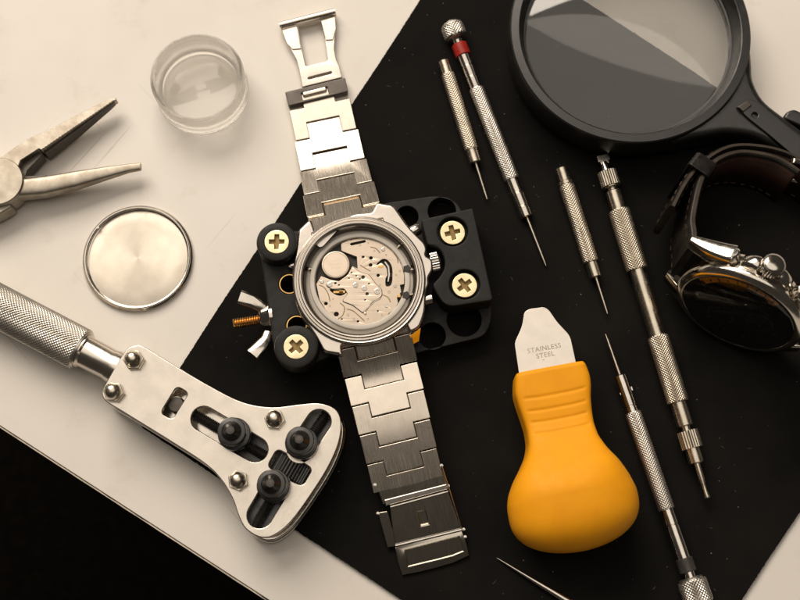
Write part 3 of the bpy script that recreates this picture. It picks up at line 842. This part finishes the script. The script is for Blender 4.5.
mh = [hc(355, 215, .55), hc(353, 250, .55), hc(316, 210, .4), hc(391, 302, .5), hc(130, 443, .55), hc(182, 496, .75), hc(290, 532, .35), hc(505, 240, .35), hc(430, 452, .25), hc(108, 335, .3), hc(210, 520, .25), hc(390, 480, .25),
      stadium(mw([(258, 146)])[0], mw([(322, 132)])[0], .42, 6),
      spline(mw([(414, 220), (440, 228), (460, 262), (462, 318), (454, 352), (430, 355), (428, 320), (438, 296), (430, 262), (408, 240), (388, 250), (386, 242)]), 4),
      spline(mw([(148, 372), (180, 376), (225, 372), (236, 384), (205, 404), (170, 394)]), 4)]
mb = MB(); mb.plate(mainp, mh, 14.3, MZ, .08, res=1); mb.build('main_plate', M['move'], mv, ang=30)
br = mw([(150, 328), (196, 334), (240, 300), (264, 260), (300, 288), (345, 300), (378, 345), (408, 372), (410, 405), (385, 425), (360, 436), (338, 468), (318, 492), (262, 450), (212, 432), (240, 396), (222, 368), (160, 372), (134, 356), (134, 342)])
brh = [hc(316, 313, .55), hc(336, 396, .5), hc(300, 322, .25), hc(178, 343, .35), hc(196, 352, .25), hc(258, 290, .22), hc(282, 306, .22), hc(246, 318, .22), hc(326, 426, .25), hc(326, 492, .4), hc(345, 345, .25)]
mb = MB(); mb.plate(fillet(br, .7, 4), brh, MZ - .5, MZ + .38, .09, res=1); mb.build('bridge', M['moveb'], mv, ang=30)
mb = MB(); mb.plate(fillet(br, .7, 4), [], MZ - .3, MZ + .05, .02, grow=.17); mb.build('bridge_gap_shade', M['dark'], mv)  # dark plate standing in for the shadow gap round the bridge
bt = U(*Z(*oA, [(178, 246)])[0], MZ + 1)
mb = MB(); mb.lathe([(.01, 14.3), (4.45, 14.3), (4.45, MZ + .5), (4.25, MZ + .75), (3.9, MZ + .8), (3.8, MZ + .72), (.01, MZ + .74)], 64, Matrix.Translation((bt.x, bt.y, 0)))
bat = mb.build('battery', M['moveb'], mv, ang=35)
mb = MB()
for row, n in ((-1.1, 5), (.2, 7), (1.3, 4)):
    for k in range(n):
        x = (k - (n - 1) / 2) * .62 + random.uniform(-.06, .06)
        mb.box((bt.x + x, bt.y + row + .12 * x, MZ + .745), (random.uniform(.2, .42), random.uniform(.3, .5), .03))
mb.build('worn_stamp', M['move'], bat, smooth=False)
mb = MB()
for (x, y, r) in ((386, 383, .95), (150, 350, .75), (278, 352, .8), (322, 368, .8), (416, 172, .6), (475, 355, .5), (432, 454, .55), (110, 334, .6)):
    p = mw([(x, y)])[0]; zz = MZ + (.38 if (r > .7) else 0)
    mb.lathe([(r * .45, zz + .05), (r, zz + .05), (r, zz + .16), (r * .9, zz + .2), (r * .5, zz + .2), (r * .45, zz + .1)], 24, Matrix.Translation((p.x, p.y, 0)), loop=True)
    mb.lathe([(.01, zz - .1), (r * .45, zz - .1), (r * .4, zz + .06), (.01, zz + .06)], 16, Matrix.Translation((p.x, p.y, 0)))
mb.build('movement_screws', M['steel'], mv)
mb = MB()
for (x, y, a, b) in ((404, 258, 1.6, .9), (192, 386, 3.2, .7), (210, 384, 2.0, .9), (495, 404, 1.0, 1.0), (460, 494, 1.4, .8), (292, 448, .4, .4)):
    p = mw([(x, y)])[0]; mb.box((p.x, p.y, MZ - .35), (a, b, .8))
mb.build('gold_contacts', M['brass'], mv, bevel=.1)
mb = MB()
mb.tube([U(*Z(*oA, [q])[0], MZ - .3) for q in ((424, 236), (442, 262), (446, 300), (440, 335))], [.6, .75, .7, .5], 10)
mb.tube([U(*Z(*oA, [q])[0], MZ + .1) for q in ((322, 486), (345, 458), (372, 432), (405, 415))], .16, 6)
for a, b in (((258, 200), (280, 205)), ((215, 180), (240, 190))):
    mb.tube([U(*Z(*oA, [a])[0], MZ - .6), U(*Z(*oA, [b])[0], MZ - .6)], .5, 8)
mb.build('lever', M['steel'], mv)
for k, pts in enumerate((((250, 128), (262, 122), (300, 116)), ((352, 160), (380, 168), (400, 190)), ((95, 350), (120, 362), (140, 392), (150, 430)), ((232, 470), (262, 478), (290, 500), (322, 530)), ((410, 398), (440, 412), (452, 436)), ((200, 440), (222, 462), (214, 500), (190, 520)), ((470, 190), (486, 214), (490, 240)), ((300, 250), (330, 268), (352, 280)))):
    mb = MB(); mb.tube([Vector((p.x, p.y, MZ)) for p in spline([(q.x, q.y) for q in mw(pts)], 5, False) for p in [Vector((p[0], p[1], 0))]], .13, 6, up=(0, 0, 1)); mb.build('engraved_seam', M['slot'], mv)
mb = MB()
for (x, y, r) in ((455, 300, .5), (480, 300, .3), (372, 180, .3), (300, 150, .35), (445, 385, .4), (400, 350, .3), (150, 455, .3), (165, 420, .25), (240, 500, .4), (270, 520, .25), (340, 520, .3), (410, 500, .3), (500, 280, .3), (340, 140, .25), (430, 200, .3)):
    p = mw([(x, y)])[0]; T = Matrix.Translation((p.x, p.y, 0))
    mb.lathe([(r * .8, MZ - .1), (r * .8, MZ + .06), (r, MZ + .06), (r, MZ - .1)], 14, T, loop=True)
mb.build('jewel_settings', M['slot'], mv)
# stems crossing the spacer ring
for (a, b) in (((480, 170), (512, 142)), ((530, 278), (580, 270)), ((525, 405), (570, 395)), ((42, 272), (60, 270))):
    A, B = U(*Z(*oA, [a])[0], 15.9), U(*Z(*oA, [b])[0], 15.9)
    mb = MB(); mb.tube([A, B], .45, 10); dd = (B - A).normalized(); mb.tube([A.lerp(B, .35), A.lerp(B, .6)], .8, 10); mb.build('stem', M['nickel'], t)
for p0, s in (((535, 270), 3.2), ((530, 402), 3.2)):
    q = U(*Z(*oA, [p0])[0], 16.3); mb = MB(); mb.plate(circle((q.x, q.y), s * .42, 5), [], 15.4, 16.75, .1); mb.build('stem_block', M['dark'], t)
# crown and pushers
def knob(p0, p1, prof, mt, name, ribs=None):
    A, B = U(*p0, 14.5), U(*p1, 14.5); T = Matrix.Translation(A) @ frame_of(A, B).to_4x4(); L = (B - A).length
    mb = MB(); mb.lathe([(r, q * L) for r, q in prof], 36, T)
    if ribs: mb.knurl(ribs[0], ribs[1] * L, ribs[2] * L, ribs[3], .35, T, straight=True)
    return mb.build(name, mt, t, ang=35)
knob((424, 264.5), (440, 261), [(.01, 0), (1.6, 0), (1.6, .35), (2.6, .42), (2.6, .6), (2.5, .9), (2.1, 1), (.01, 1)], M['steel'], 'crown', (3.15, .45, .88, 20))
knob((404, 236), (419.5, 228), [(.01, 0), (1.2, 0), (1.2, .4), (1.9, .45), (1.95, .9), (1.6, 1), (.01, 1)], M['steel'], 'pusher')
knob((418, 302), (433, 298.5), [(.01, 0), (1.2, 0), (1.2, .4), (1.8, .45), (1.8, .92), (1.5, 1), (.01, 1)], M['steel'], 'pusher')
knob((302, 264), (289, 266.5), [(.01, 0), (1.3, 0), (1.5, .5), (1.3, .85), (.6, 1), (.01, 1)], M['steel'], 'pusher')

# bracelet links: a chain whose tilt changes link by link
def chain(P0, P1, tilts, w0, w1, thick=2.6):
    """P0 start (mm, at the case), P1 end on the ground plan; returns frames"""
    dirv = Vector((P1.x - P0.x, P1.y - P0.y, 0)); L = dirv.length; dirv.normalize()
    side = Vector((dirv.y, -dirv.x, 0))
    tot = sum(math.cos(math.radians(a)) for a in tilts)
    pitch = L / tot
    p = Vector(P0); fr = []
    for i, a in enumerate(tilts):
        ra = math.radians(a)
        y = dirv * math.cos(ra) + Vector((0, 0, -math.sin(ra)))
        z = side.cross(y)
        if z.z < 0: z = -z
        x = y.cross(z)
        fr.append((Matrix.Translation(p) @ Matrix((x, y, z)).transposed().to_4x4(), pitch, w0 + (w1 - w0) * i / max(1, len(tilts) - 1)))
        p = p + y * pitch
    return fr, p
def link(T, pitch, wd, parent, bend=0.0, last=False):
    g = .22; cw = wd * .53; h = wd / 2; c2 = cw / 2; f = pitch
    zc = .45
    mb = MB(); hi = 1.5 * f - g if not last else f
    a_, b_ = c2 + .1, c2 - .1
    tz = (hi - f) * math.tan(math.radians(bend * .6))
    pts = [(-h, g, 0), (-a_, g, 0), (-a_, .5 * f + g, 0), (a_, .5 * f + g, 0), (a_, g, 0), (h, g, 0), (h, f - g, 0), (b_, f - g, 0), (b_, hi, tz), (-b_, hi, tz), (-b_, f - g, 0), (-h, f - g, 0)]
    top = [mb._v(T, p) for p in pts]; bot = [mb._v(T, (p[0], p[1], p[2] - 2.5)) for p in pts]
    for q in ((0, 1, 2, 10, 11), (3, 4, 5, 6, 7), (2, 3, 7, 10), (10, 7, 8, 9)):
        mb.face([top[k] for k in q]); mb.face([bot[k] for k in reversed(q)])
    for k in range(12): mb.face([top[k], top[(k + 1) % 12], bot[(k + 1) % 12], bot[k]])
    o = mb.build('bracelet_link', M['link'], parent, bevel=.3, seg=3)
    mb = MB(); mb.box((0, pitch * .5, -2.0), (wd * .9, pitch * .9, .9), T); mb.build('link_pin', M['iron'], o)
    return o
upE = U(319.2, 102, 4.4); dU = Vector((upE.x - WC.x, upE.y - WC.y, 0)).normalized()
P0 = Vector((WC.x, WC.y, 15.2)) + dU * 24.3
tl = [32, 27, 6, 1]
fr, pe = chain(P0, upE, tl, 23.4, 20.6)
for i, (T, pt, wd) in enumerate(fr): link(T, pt, wd, t, bend=(tl + [0])[i] - (tl + [0])[i + 1])
loE = U(408.7, 485, 8.0); dL = Vector((loE.x - WC.x, loE.y - WC.y, 0)).normalized()
P0 = Vector((WC.x, WC.y, 15.4)) + dL * 19.3
tl2 = [20, -2, 9, 13, 13]
fr2, pe2 = chain(P0, loE, tl2, 23.4, 21.8)
for i, (T, pt, wd) in enumerate(fr2): link(T, pt, wd, t, bend=0 if i > 3 else tl2[i] - tl2[i + 1], last=(i == len(fr2) - 1))
# end links by the lugs
for D_, zz, e_, sl_ in ((dU, 18.6, 23.9, 30), (dL, 16.0, 19.1, 18)):
    sd = Vector((D_.y, -D_.x, 0)); p = Vector((WC.x, WC.y, 0)); tn = math.tan(math.radians(sl_))
    ab = [(-11.6, 17.2), (11.6, 17.2), (11.6, e_), (6, e_), (6, e_ + 4.4), (-6, e_ + 4.4), (-6, e_), (-11.6, e_)]
    zs = [zz - (b - 17.2) * tn for a, b in ab]
    mb = MB(); mb.prism([p + sd * a + D_ * b for a, b in ab], [z - 2.6 for z in zs], zs)
    mb.build('end_link', M['link'], t, bevel=.35)
# ---- folding clasp blade at the upper end
o2 = (270, 0, 6.667)
mb = MB(); ez = 3.6
mb.plate(fillet(w([(285, 92), (345, 77.5), (348, 91.5), (288.5, 106)], ez), .4), [fillet(w([(301, 93), (327, 86.5), (329, 94), (303, 100)], ez), .3)], .6, ez, .25)
mb.build('clasp_end', M['iron'], t, ang=40)
mb = MB(); mb.plate(fillet(w([(302, 92), (326, 86), (327, 90.5), (303, 96.5)], ez), .6), [], 1, ez + .1, .5, res=3); mb.build('clasp_hinge', M['link'], t, ang=40)
fo = w(Z(*o2, [(75, 198), (100, 262), (135, 325), (175, 395), (195, 470), (215, 580), (480, 515), (462, 440), (442, 395), (430, 330), (432, 262), (440, 180), (434, 105)]), 2.6)
fi = fillet(w(Z(*o2, [(188, 178), (338, 140), (358, 210), (386, 405), (240, 442), (215, 330)]), 2.6), .5)
fs = stadium(*w(Z(*o2, [(262, 521), (404, 484)]), 2.6), .42, 5)
mb = MB(); mb.plate(fo, [fi, fs], 1.3, 2.6, .25); fb = mb.build('clasp_blade', M['case'], t, ang=40)
# bent-down wide ears nearer the bar
for q in ([(74, 190), (180, 172), (208, 325), (150, 330), (112, 290)], [(340, 140), (434, 108), (440, 190), (420, 265), (372, 268)]):
    mb = MB(); P = [Vector(p) for p in PX(Z(*o2, q), 2.9)]
    mb.prism(P, 2.5, 3.05); mb.build('clasp_ear', M['link'], fb, bevel=.2)
A, B = U(279.5, 25.5, 3.6), U(335, 11.5, 3.6)
mb = MB(); mb.tube([A, B], 1.15, 18); dd = (B - A).normalized(); q = Vector((dd.y, -dd.x, 0))
mb.plate(fillet(w([(279, 22), (334, 7.5), (336.5, 15), (281.5, 30)], 3.3), .3), [], 1.4, 3.3, .4, res=3)
mb.build('clasp_bar', M['link'], fb, ang=40)
# ---- clasp cover at the lower end (its plates lean with the last link)
oc = (360, 440, 4.0)
cT = fr2[-1][0]; zax = Vector((cT[0][2], cT[1][2], cT[2][2]))
cp = pe2.copy()
nrm_c = Vector((dL.x * .20, dL.y * .20, 1)).normalized()
def cl(pts, lift=0):
    return [UP(*q, cp + nrm_c * lift, nrm_c) for q in Z(*oc, pts)]
def slab(mb, pts, lift, th):
    A = [mb.bm.verts.new(p) for p in cl(pts, lift)]; B = [mb.bm.verts.new(p - nrm_c * th) for p in cl(pts, lift)]
    mb.rings([B, A], cap0=True, cap1=True)
mb = MB(); slab(mb, [(62, 172), (322, 102), (352, 190), (92, 258)], 0, 2.2)
cb_ = mb.build('clasp', M['clasp'], t, bevel=.3)
mb = MB(); slab(mb, [(96, 240), (346, 176), (354, 196), (104, 264)], .35, .8); mb.build('clasp_lip', M['case'], cb_, bevel=.3, seg=3)
mb = MB()
FR = [(120, 270), (352, 206), (406, 356), (140, 424)]
sl = [(228, 288), (262, 280), (276, 338), (244, 346)]
P = cl(FR, .3); Q = cl(sl, .3)
va = [mb.bm.verts.new(p) for p in P]; vb = [mb.bm.verts.new(p) for p in Q]; vc = [mb.bm.verts.new(p - nrm_c * 1.6) for p in Q]; vd = [mb.bm.verts.new(p - nrm_c * 2) for p in P]
for i in range(4):
    j = (i + 1) % 4
    mb.face([va[i], va[j], vb[j], vb[i]]); mb.face([vb[i], vb[j], vc[j], vc[i]]); mb.face([vd[i], vd[j], va[j], va[i]])
mb.face(vc); mb.face(vd)
mb.build('clasp_cover', M['clasp'], cb_, bevel=.2)
mb = MB()
for a, b, r in (((122, 268), (352, 206), .38), ((142, 422), (406, 358), .55), ((326, 102), (408, 358), .22), ((246, 347), (276, 340), .22)):
    A, B = cl([a, b], .35); mb.tube([A, B], r, 10)
mb.build('clasp_edge', M['steel'], cb_)
mb = MB(); slab(mb, [(72, 290), (110, 284), (150, 424), (110, 430)], -.9, 1.2); mb.build('clasp_flap', M['clasp'], cb_, bevel=.25)
for q in ((60, 180), (326, 103), (352, 184), (72, 294), (414, 358), (420, 388)):
    A = cl([q], -.3)[0]; mb = MB(); mb.lathe([(.01, -.7), (.55, -.7), (.65, 0), (.5, .5), (.01, .6)], 14, Matrix.Translation(A)); mb.build('clasp_rivet', M['steel'], cb_)
mb = MB()
OUTc = [(140, 430), (406, 360), (425, 410), (436, 462), (370, 492), (300, 512), (235, 528), (170, 540), (152, 486)]
INc = [(180, 440), (398, 384), (408, 410), (414, 444), (370, 462), (300, 480), (240, 494), (192, 506), (186, 474)]
P = cl(OUTc, .2); Q = cl(INc, .5); R_ = cl(INc, -.3); X = cl(OUTc, -1.7)
V = [[mb.bm.verts.new(p) for p in L_] for L_ in (X, P, Q, R_)]
mb.rings(V, cap0=True, cap1=True)
mb.build('clasp_end_cover', M['clasp'], cb_, bevel=.22, seg=3)

# ------------------------------------------------------------------ leather strap watch standing on its side
EL = math.radians(13)
ang = math.radians(-30)
av = Vector((math.cos(ang), math.sin(ang), 0)); nh = Vector((math.sin(ang), -math.cos(ang), 0))
nv = nh * math.cos(EL) + Vector((0, 0, math.sin(EL))); cv = -nh * math.sin(EL) + Vector((0, 0, math.cos(EL)))
O = U(737, 314, 21.5)
rot = Matrix((av, cv, nv)).transposed()
t = thing('leather_watch', 'black-dialled watch on a dark brown leather strap, standing on its side', 'watch', O, rot)
RB = 20.0
mb = MB(); mb.lathe([(.01, -11), (15, -11), (17.5, -10), (18.6, -8.5), (18.9, -6), (19.0, -3.2), (18.4, -2.4), (.01, -2.4)], 96); case2 = mb.build('case', M['steel'], t, world=False, ang=35)
mb = MB(); mb.lathe([(17.3, -3), (18.9, -3), (RB - .1, -2.6), (RB, -1.8), (RB - .3, -.9), (RB - .9, -.5), (18.3, -.05), (17.7, 0), (17.4, -.1), (17.3, -.6)], 128, loop=True)
mb.build('bezel', M['steel'], t, world=False, ang=40)
mb = MB(); mb.lathe([(.01, -3), (17.4, -3), (17.4, -2.2), (.01, -2.2)], 96, Matrix.Translation((0, 0, .9))); dial = mb.build('dial', M['dial'], t, world=False)
# woven dial centre and sub-dial rings
mb = MB()
for i in range(-12, 13):
    for j in range(-2, 12):
        x, y = i * .8 - 2, j * .8
        if (i + j) % 2 == 0 and x * x + y * y < 140: mb.box((x, y, -1.25), (.62, .62, .14))
mb.build('dial_weave', M['greyring'], dial, world=False, smooth=False)
mb = MB()
for (x, y) in ((7, 0), (-3.5, -6.5), (-4, 7)):
    mb.lathe([(3.7, -1.32), (4.0, -1.32), (4.0, -1.12), (3.7, -1.12)], 40, Matrix.Translation((x, y, 0)), loop=True)
mb.build('sub_dial', M['greyring'], dial, world=False)
mb = MB(); mb.lathe([(12.5, -1.25), (12.8, -.76), (17.35, -.62), (17.35, -2.9), (12.5, -2.9)], 96, loop=True); mb.build('flange', M['dial'], dial, world=False)
mb = MB(); mb.lathe([(14.0, -.62), (16.9, -.56), (16.9, -.70), (14.0, -.80)], 60, loop=True, a0=math.radians(62), a1=math.radians(158)); fo_ = mb.build('flange_arc', M['dialo'], dial, world=False)
mb = MB()
for k in range(9):
    a = math.radians(68 + k * 11); T = Matrix.Rotation(a, 4, 'Z') @ Matrix.Translation((15.0, 0, -.54))
    mb.box((0, 0, 0), (1.5 if k % 2 == 0 else .8, .4, .1), T)
mb.build('flange_mark', M['dial'], fo_, world=False)
for k in range(12):
    a = 2 * PI * k / 12; T = Matrix.Rotation(a, 4, 'Z') @ Matrix.Translation((12.6, 0, -1.1))
    if k in (2, 3, 4): continue
    mb = MB(); mb.box((0, 0, 0), (2.2, .6, .3), T); mb.build('hour_marker', M['iron'], dial, world=False)
for a, L, wd in ((2.4, 11, .9), (3.9, 8, 1.1)):
    T = Matrix.Rotation(a, 4, 'Z'); mb = MB(); mb.box((L / 2, 0, -.9 + wd * .12), (L, wd, .15), T); mb.build('hand', M['iron'], dial, world=False)
mb = MB(); mb.lathe([(.01, -.4), (17.28, -.4), (17.28, -.15), (17.0, .02), (.01, .06)], 96); mb.build('crystal', M['crystal'], t, world=False)
# lugs and the curved case flank on the crown side
def lug(sx, sy):
    secs = []
    for k in range(9):
        q = k / 8; x = sx * (11 + 12.5 * q); hw_ = 3.6 - 1.5 * q; y = sy * (15.6 - 4.4 * q); z1 = -3.2 - 3.2 * q * q; z0 = -9.6 + .6 * q
        s = []
        for j in range(20):
            a = 2 * PI * j / 20; ca, sa = math.cos(a), math.sin(a)
            s.append(Vector((x, y + hw_ * math.copysign(abs(ca) ** .42, ca), (z0 + z1) / 2 + (z1 - z0) / 2 * math.copysign(abs(sa) ** .42, sa))))
        secs.append(s)
    mb = MB(); mb.loft(secs); return mb.build('lug', M['steel'], t, world=False, ang=50)
for sx in (-1, 1):
    for sy in (-1, 1): lug(sx, sy)
# crown guards, crown, pushers
for sx in (-1, 1):
    mb = MB(); secs = []
    for k in range(7):
        q = k / 6; x = sx * (3.6 + 4.2 * q); y = 21.2 - 2.6 * q * q
        secs.append([Vector((x, y - 3 + 3 * math.copysign(abs(math.cos(a)) ** .7, math.cos(a)), -6.2 + (2.7 - .5 * q) * math.copysign(abs(math.sin(a)) ** .7, math.sin(a)))) for a in [2 * PI * j / 20 for j in range(20)]])
    mb.loft(secs); mb.build('crown_guard', M['steel'], case2, world=False, ang=50)
TY = Matrix.Translation((0, 17, -6.2)) @ Matrix.Rotation(-PI / 2, 4, 'X')
mb = MB(); mb.knurl(3.5, 3.4, 6.6, 24, .3, TY, straight=True); mb.lathe([(.01, 0), (2, 0), (2, 3.3), (3.2, 3.3), (3.2, 6.7), (2.9, 7.05), (2.2, 7.3), (1.2, 7.5), (.01, 7.55)], 40, TY)
mb.build('crown', M['steel'], t, world=False, ang=35)
for sx in (-1, 1):
    T = Matrix.Rotation(-sx * .58, 4, 'Z') @ TY
    mb = MB(); mb.lathe([(.01, 0), (1.5, 0), (1.5, 2.6), (2.5, 2.7), (2.6, 4.6), (2.2, 5.1), (.01, 5.2)], 32, T); mb.build('pusher', M['steel'], t, world=False, ang=35)
# strap: two leather pieces bent in a loop round the local Y axis
inv = ROOTM[t.name].inverted()
def sp(px, py, Y=10.0):
    p = UP(px, py, O + cv * Y, cv); q = inv @ p; return (q.x, q.z)
def strap(path, y0, y1, th, name, mt_out, parent, n=6, edge=True):
    c = spline(path, n, closed=False)
    m = len(c); secs = []; inner = []
    L = [Vector((0, 0))] * m
    def nrm2(i):
        a = c[min(i + 1, m - 1)] - c[max(i - 1, 0)]; a.normalize(); return Vector((-a.y, a.x))
    for i in range(m):
        nn = nrm2(i); h = th / 2
        yy0 = y0[0] + (y0[1] - y0[0]) * i / (m - 1) if isinstance(y0, tuple) else y0
        yy1 = y1[0] + (y1[1] - y1[0]) * i / (m - 1) if isinstance(y1, tuple) else y1
        def P(o_, y): q = c[i] + nn * o_; return Vector((q.x, y, q.y))
        secs.append([P(h * .5, yy1 + .15), P(h, yy1 - .5), P(h * 1.25, yy1 - 3), P(h * 1.25, yy0 + 3), P(h, yy0 + .5), P(h * .5, yy0), P(-h * .5, yy0), P(-h, yy0 + .5), P(-h, yy1 - .5), P(-h * .5, yy1 + .15)])
    mb = MB(); mb.loft(secs); so = mb.build(name, mt_out, parent, world=False, ang=50)
    # bead along the rim, coloured pale to stand for light on it, lining on both faces' inner side
    mb = MB()
    for s in (-1, 1):
        pass
    mb.loft([[(s[0] * .93 + s[9] * .07) + Vector((0, .22, 0)), (s[9] * .93 + s[0] * .07) + Vector((0, .22, 0)), s[9] - Vector((0, .3, 0)), s[0] - Vector((0, .3, 0))] for s in secs]); mb.build('strap_edge', M['edge'], so, world=False)
    # stitches on both faces
    mb = MB(); i = 1
    for face in (1, 2):
        step = max(1, int(m / 60)); acc = 0
        for i in range(1, m - 1):
            acc += (c[i] - c[i - 1]).length
            if acc > 2.6:
                acc = 0; nn = nrm2(i); off = th / 2 + .12 if face == 1 else -th / 2 - .05
                dd = (c[i + 1] - c[i - 1]).normalized()
                for y in ((y1 if not isinstance(y1, tuple) else y1[0]) - 2.2, (y0 if not isinstance(y0, tuple) else y0[0]) + 2.2):
                    q0 = c[i] + nn * off - dd * .8; q1 = c[i] + nn * off + dd * .8
                    mb.tube([Vector((q0.x, y, q0.y)), Vector((q1.x, y, q1.y))], .22, 6, up=(0, 1, 0))
    mb.build('stitching', M['thread'], so, world=False)
    # lining sheet
    for sgn in (1, -1):
        if sgn > 0: continue
        mb = MB(); R = []
        for i in range(m):
            nn = nrm2(i); s = secs[i]
            a, b = s[7], s[8]; off = Vector((nn.x, 0, nn.y)) * (-.06)
            R.append([mb.bm.verts.new(a + off + Vector((0, .5, 0))), mb.bm.verts.new(b + off - Vector((0, .5, 0)))])
        mb.rings(R, closed_u=False); lo = mb.build('lining', M['lining'], so, world=False)
        sd = lo.modifiers.new('thick', 'SOLIDIFY'); sd.thickness = .0001; sd.offset = 1
    return so
lug12 = (-21.5, -7.5)
pa = [lug12, (-23.3, -12)] + [sp(*q, Y=10) for q in ((693, 220), (696, 201), (702, 179), (713, 163), (728, 154), (748, 151), (778, 157), (800, 170))]
strap(list(reversed(pa)), -9.5, (9.3, 10.2), 2.3, 'strap', M['leather'], t)
pb = [sp(*q, Y=10) for q in ((674, 205), (683, 187), (693, 172), (707, 158), (726, 147), (746, 144), (775, 148), (800, 158), (830, 178), (850, 205))] + [sp(*q, Y=10) for q in ((862, 240), (858, 280))] + [(24.5, -14), (21.5, -7.5)]
strap(list(reversed(pb)), -8.5, (10, 9), 2.0, 'strap', M['leather'], t)
# keeper loop round both layers
k1, k2 = Vector(sp(697, 170)), Vector(sp(711, 162))
kc = Vector(sp(702, 166)); tg_ = (Vector(sp(712, 156)) - Vector(sp(693, 180))).normalized(); nn = Vector((-tg_.y, tg_.x))
def kp(u, v, y): q = kc + tg_ * u + nn * v; return Vector((q.x, y, q.y))
mb = MB()
ring_o = [(-3.9, -10.6), (3.9, -10.6), (3.9, 11.4), (-3.9, 11.4)]; rin = [(-3.0, -9.8), (3.0, -9.8), (3.0, 10.6), (-3.0, 10.6)]
ro_ = fillet(ring_o, 1.5, 5); ri_ = fillet(rin, 1.0, 5)
V = []
for u in (-3, 3): V.append(([mb.bm.verts.new(kp(u, v, y)) for v, y in ro_], [mb.bm.verts.new(kp(u, v, y)) for v, y in ri_]))
mb.rings([V[0][0], V[1][0], V[1][1], V[0][1]], loop=True); mb.build('keeper', M['leather'], t, world=False, bevel=.4)
# buckle: steel frame at the right, mostly under the magnifier handle
bq = Vector(sp(790, 166, 8)); mb = MB()
for (a, b) in (((0, -10), (0, 10)), ((0, 10), (7, 9)), ((0, -10), (7, -9)), ((7, -9), (7, 9)), ((0, 0), (7.5, 0))):
    mb.tube([Vector((bq.x + a[0], a[1], bq.y - 1 - a[0] * .3)), Vector((bq.x + b[0], b[1], bq.y - 1 - b[0] * .3))], .9, 12, up=(.3, .2, 1))
mb.build('buckle', M['steel'], t, world=False)

# ------------------------------------------------------------------ light
def area(name, loc, target, sx, sy, power, col):
    L = bpy.data.lights.new(name, 'AREA'); L.shape = 'RECTANGLE'; L.size = sx; L.size_y = sy; L.energy = power; L.color = col
    o = bpy.data.objects.new(name, L); COL.objects.link(o); o.location = loc
    o.rotation_euler = (Vector(target) - Vector(loc)).to_track_quat('-Z', 'Y').to_euler()
    return o
area('window_lamp', (-.38, .92, .86), (0, .02, 0), 1.05, .66, 18.0, (1.0, .885, .755))
cl_ = area('ceiling_lamp', (.0, .22, 1.10), (0, .1, 0), 1.5, 1.02, 4.45, (1.0, .89, .77)); cl_.data.shape = 'ELLIPSE'
wd_ = bpy.data.worlds.new('World'); scn.world = wd_; wd_.use_nodes = True
bg = wd_.node_tree.nodes['Background']; bg.inputs['Color'].default_value = (1, .86, .70, 1); bg.inputs['Strength'].default_value = .045

cam = bpy.data.cameras.new('Camera'); co = bpy.data.objects.new('Camera', cam); COL.objects.link(co)
cam.sensor_width = 36; cam.sensor_fit = 'HORIZONTAL'; cam.lens = F / 800 * 36; cam.clip_start = .01; cam.clip_end = 20
co.location = CAM * S; co.rotation_euler = (TILT, 0, 0)
cam.dof.use_dof = True; cam.dof.focus_distance = (DIST - 12) * S; cam.dof.aperture_fstop = 14
scn.camera = co
scn.view_settings.view_transform = 'Standard'; scn.view_settings.look = 'None'; scn.view_settings.exposure = 0; scn.view_settings.gamma = 1
scn.render.engine = 'CYCLES'; scn.cycles.max_bounces = 14; scn.cycles.transmission_bounces = 12; scn.cycles.glossy_bounces = 6
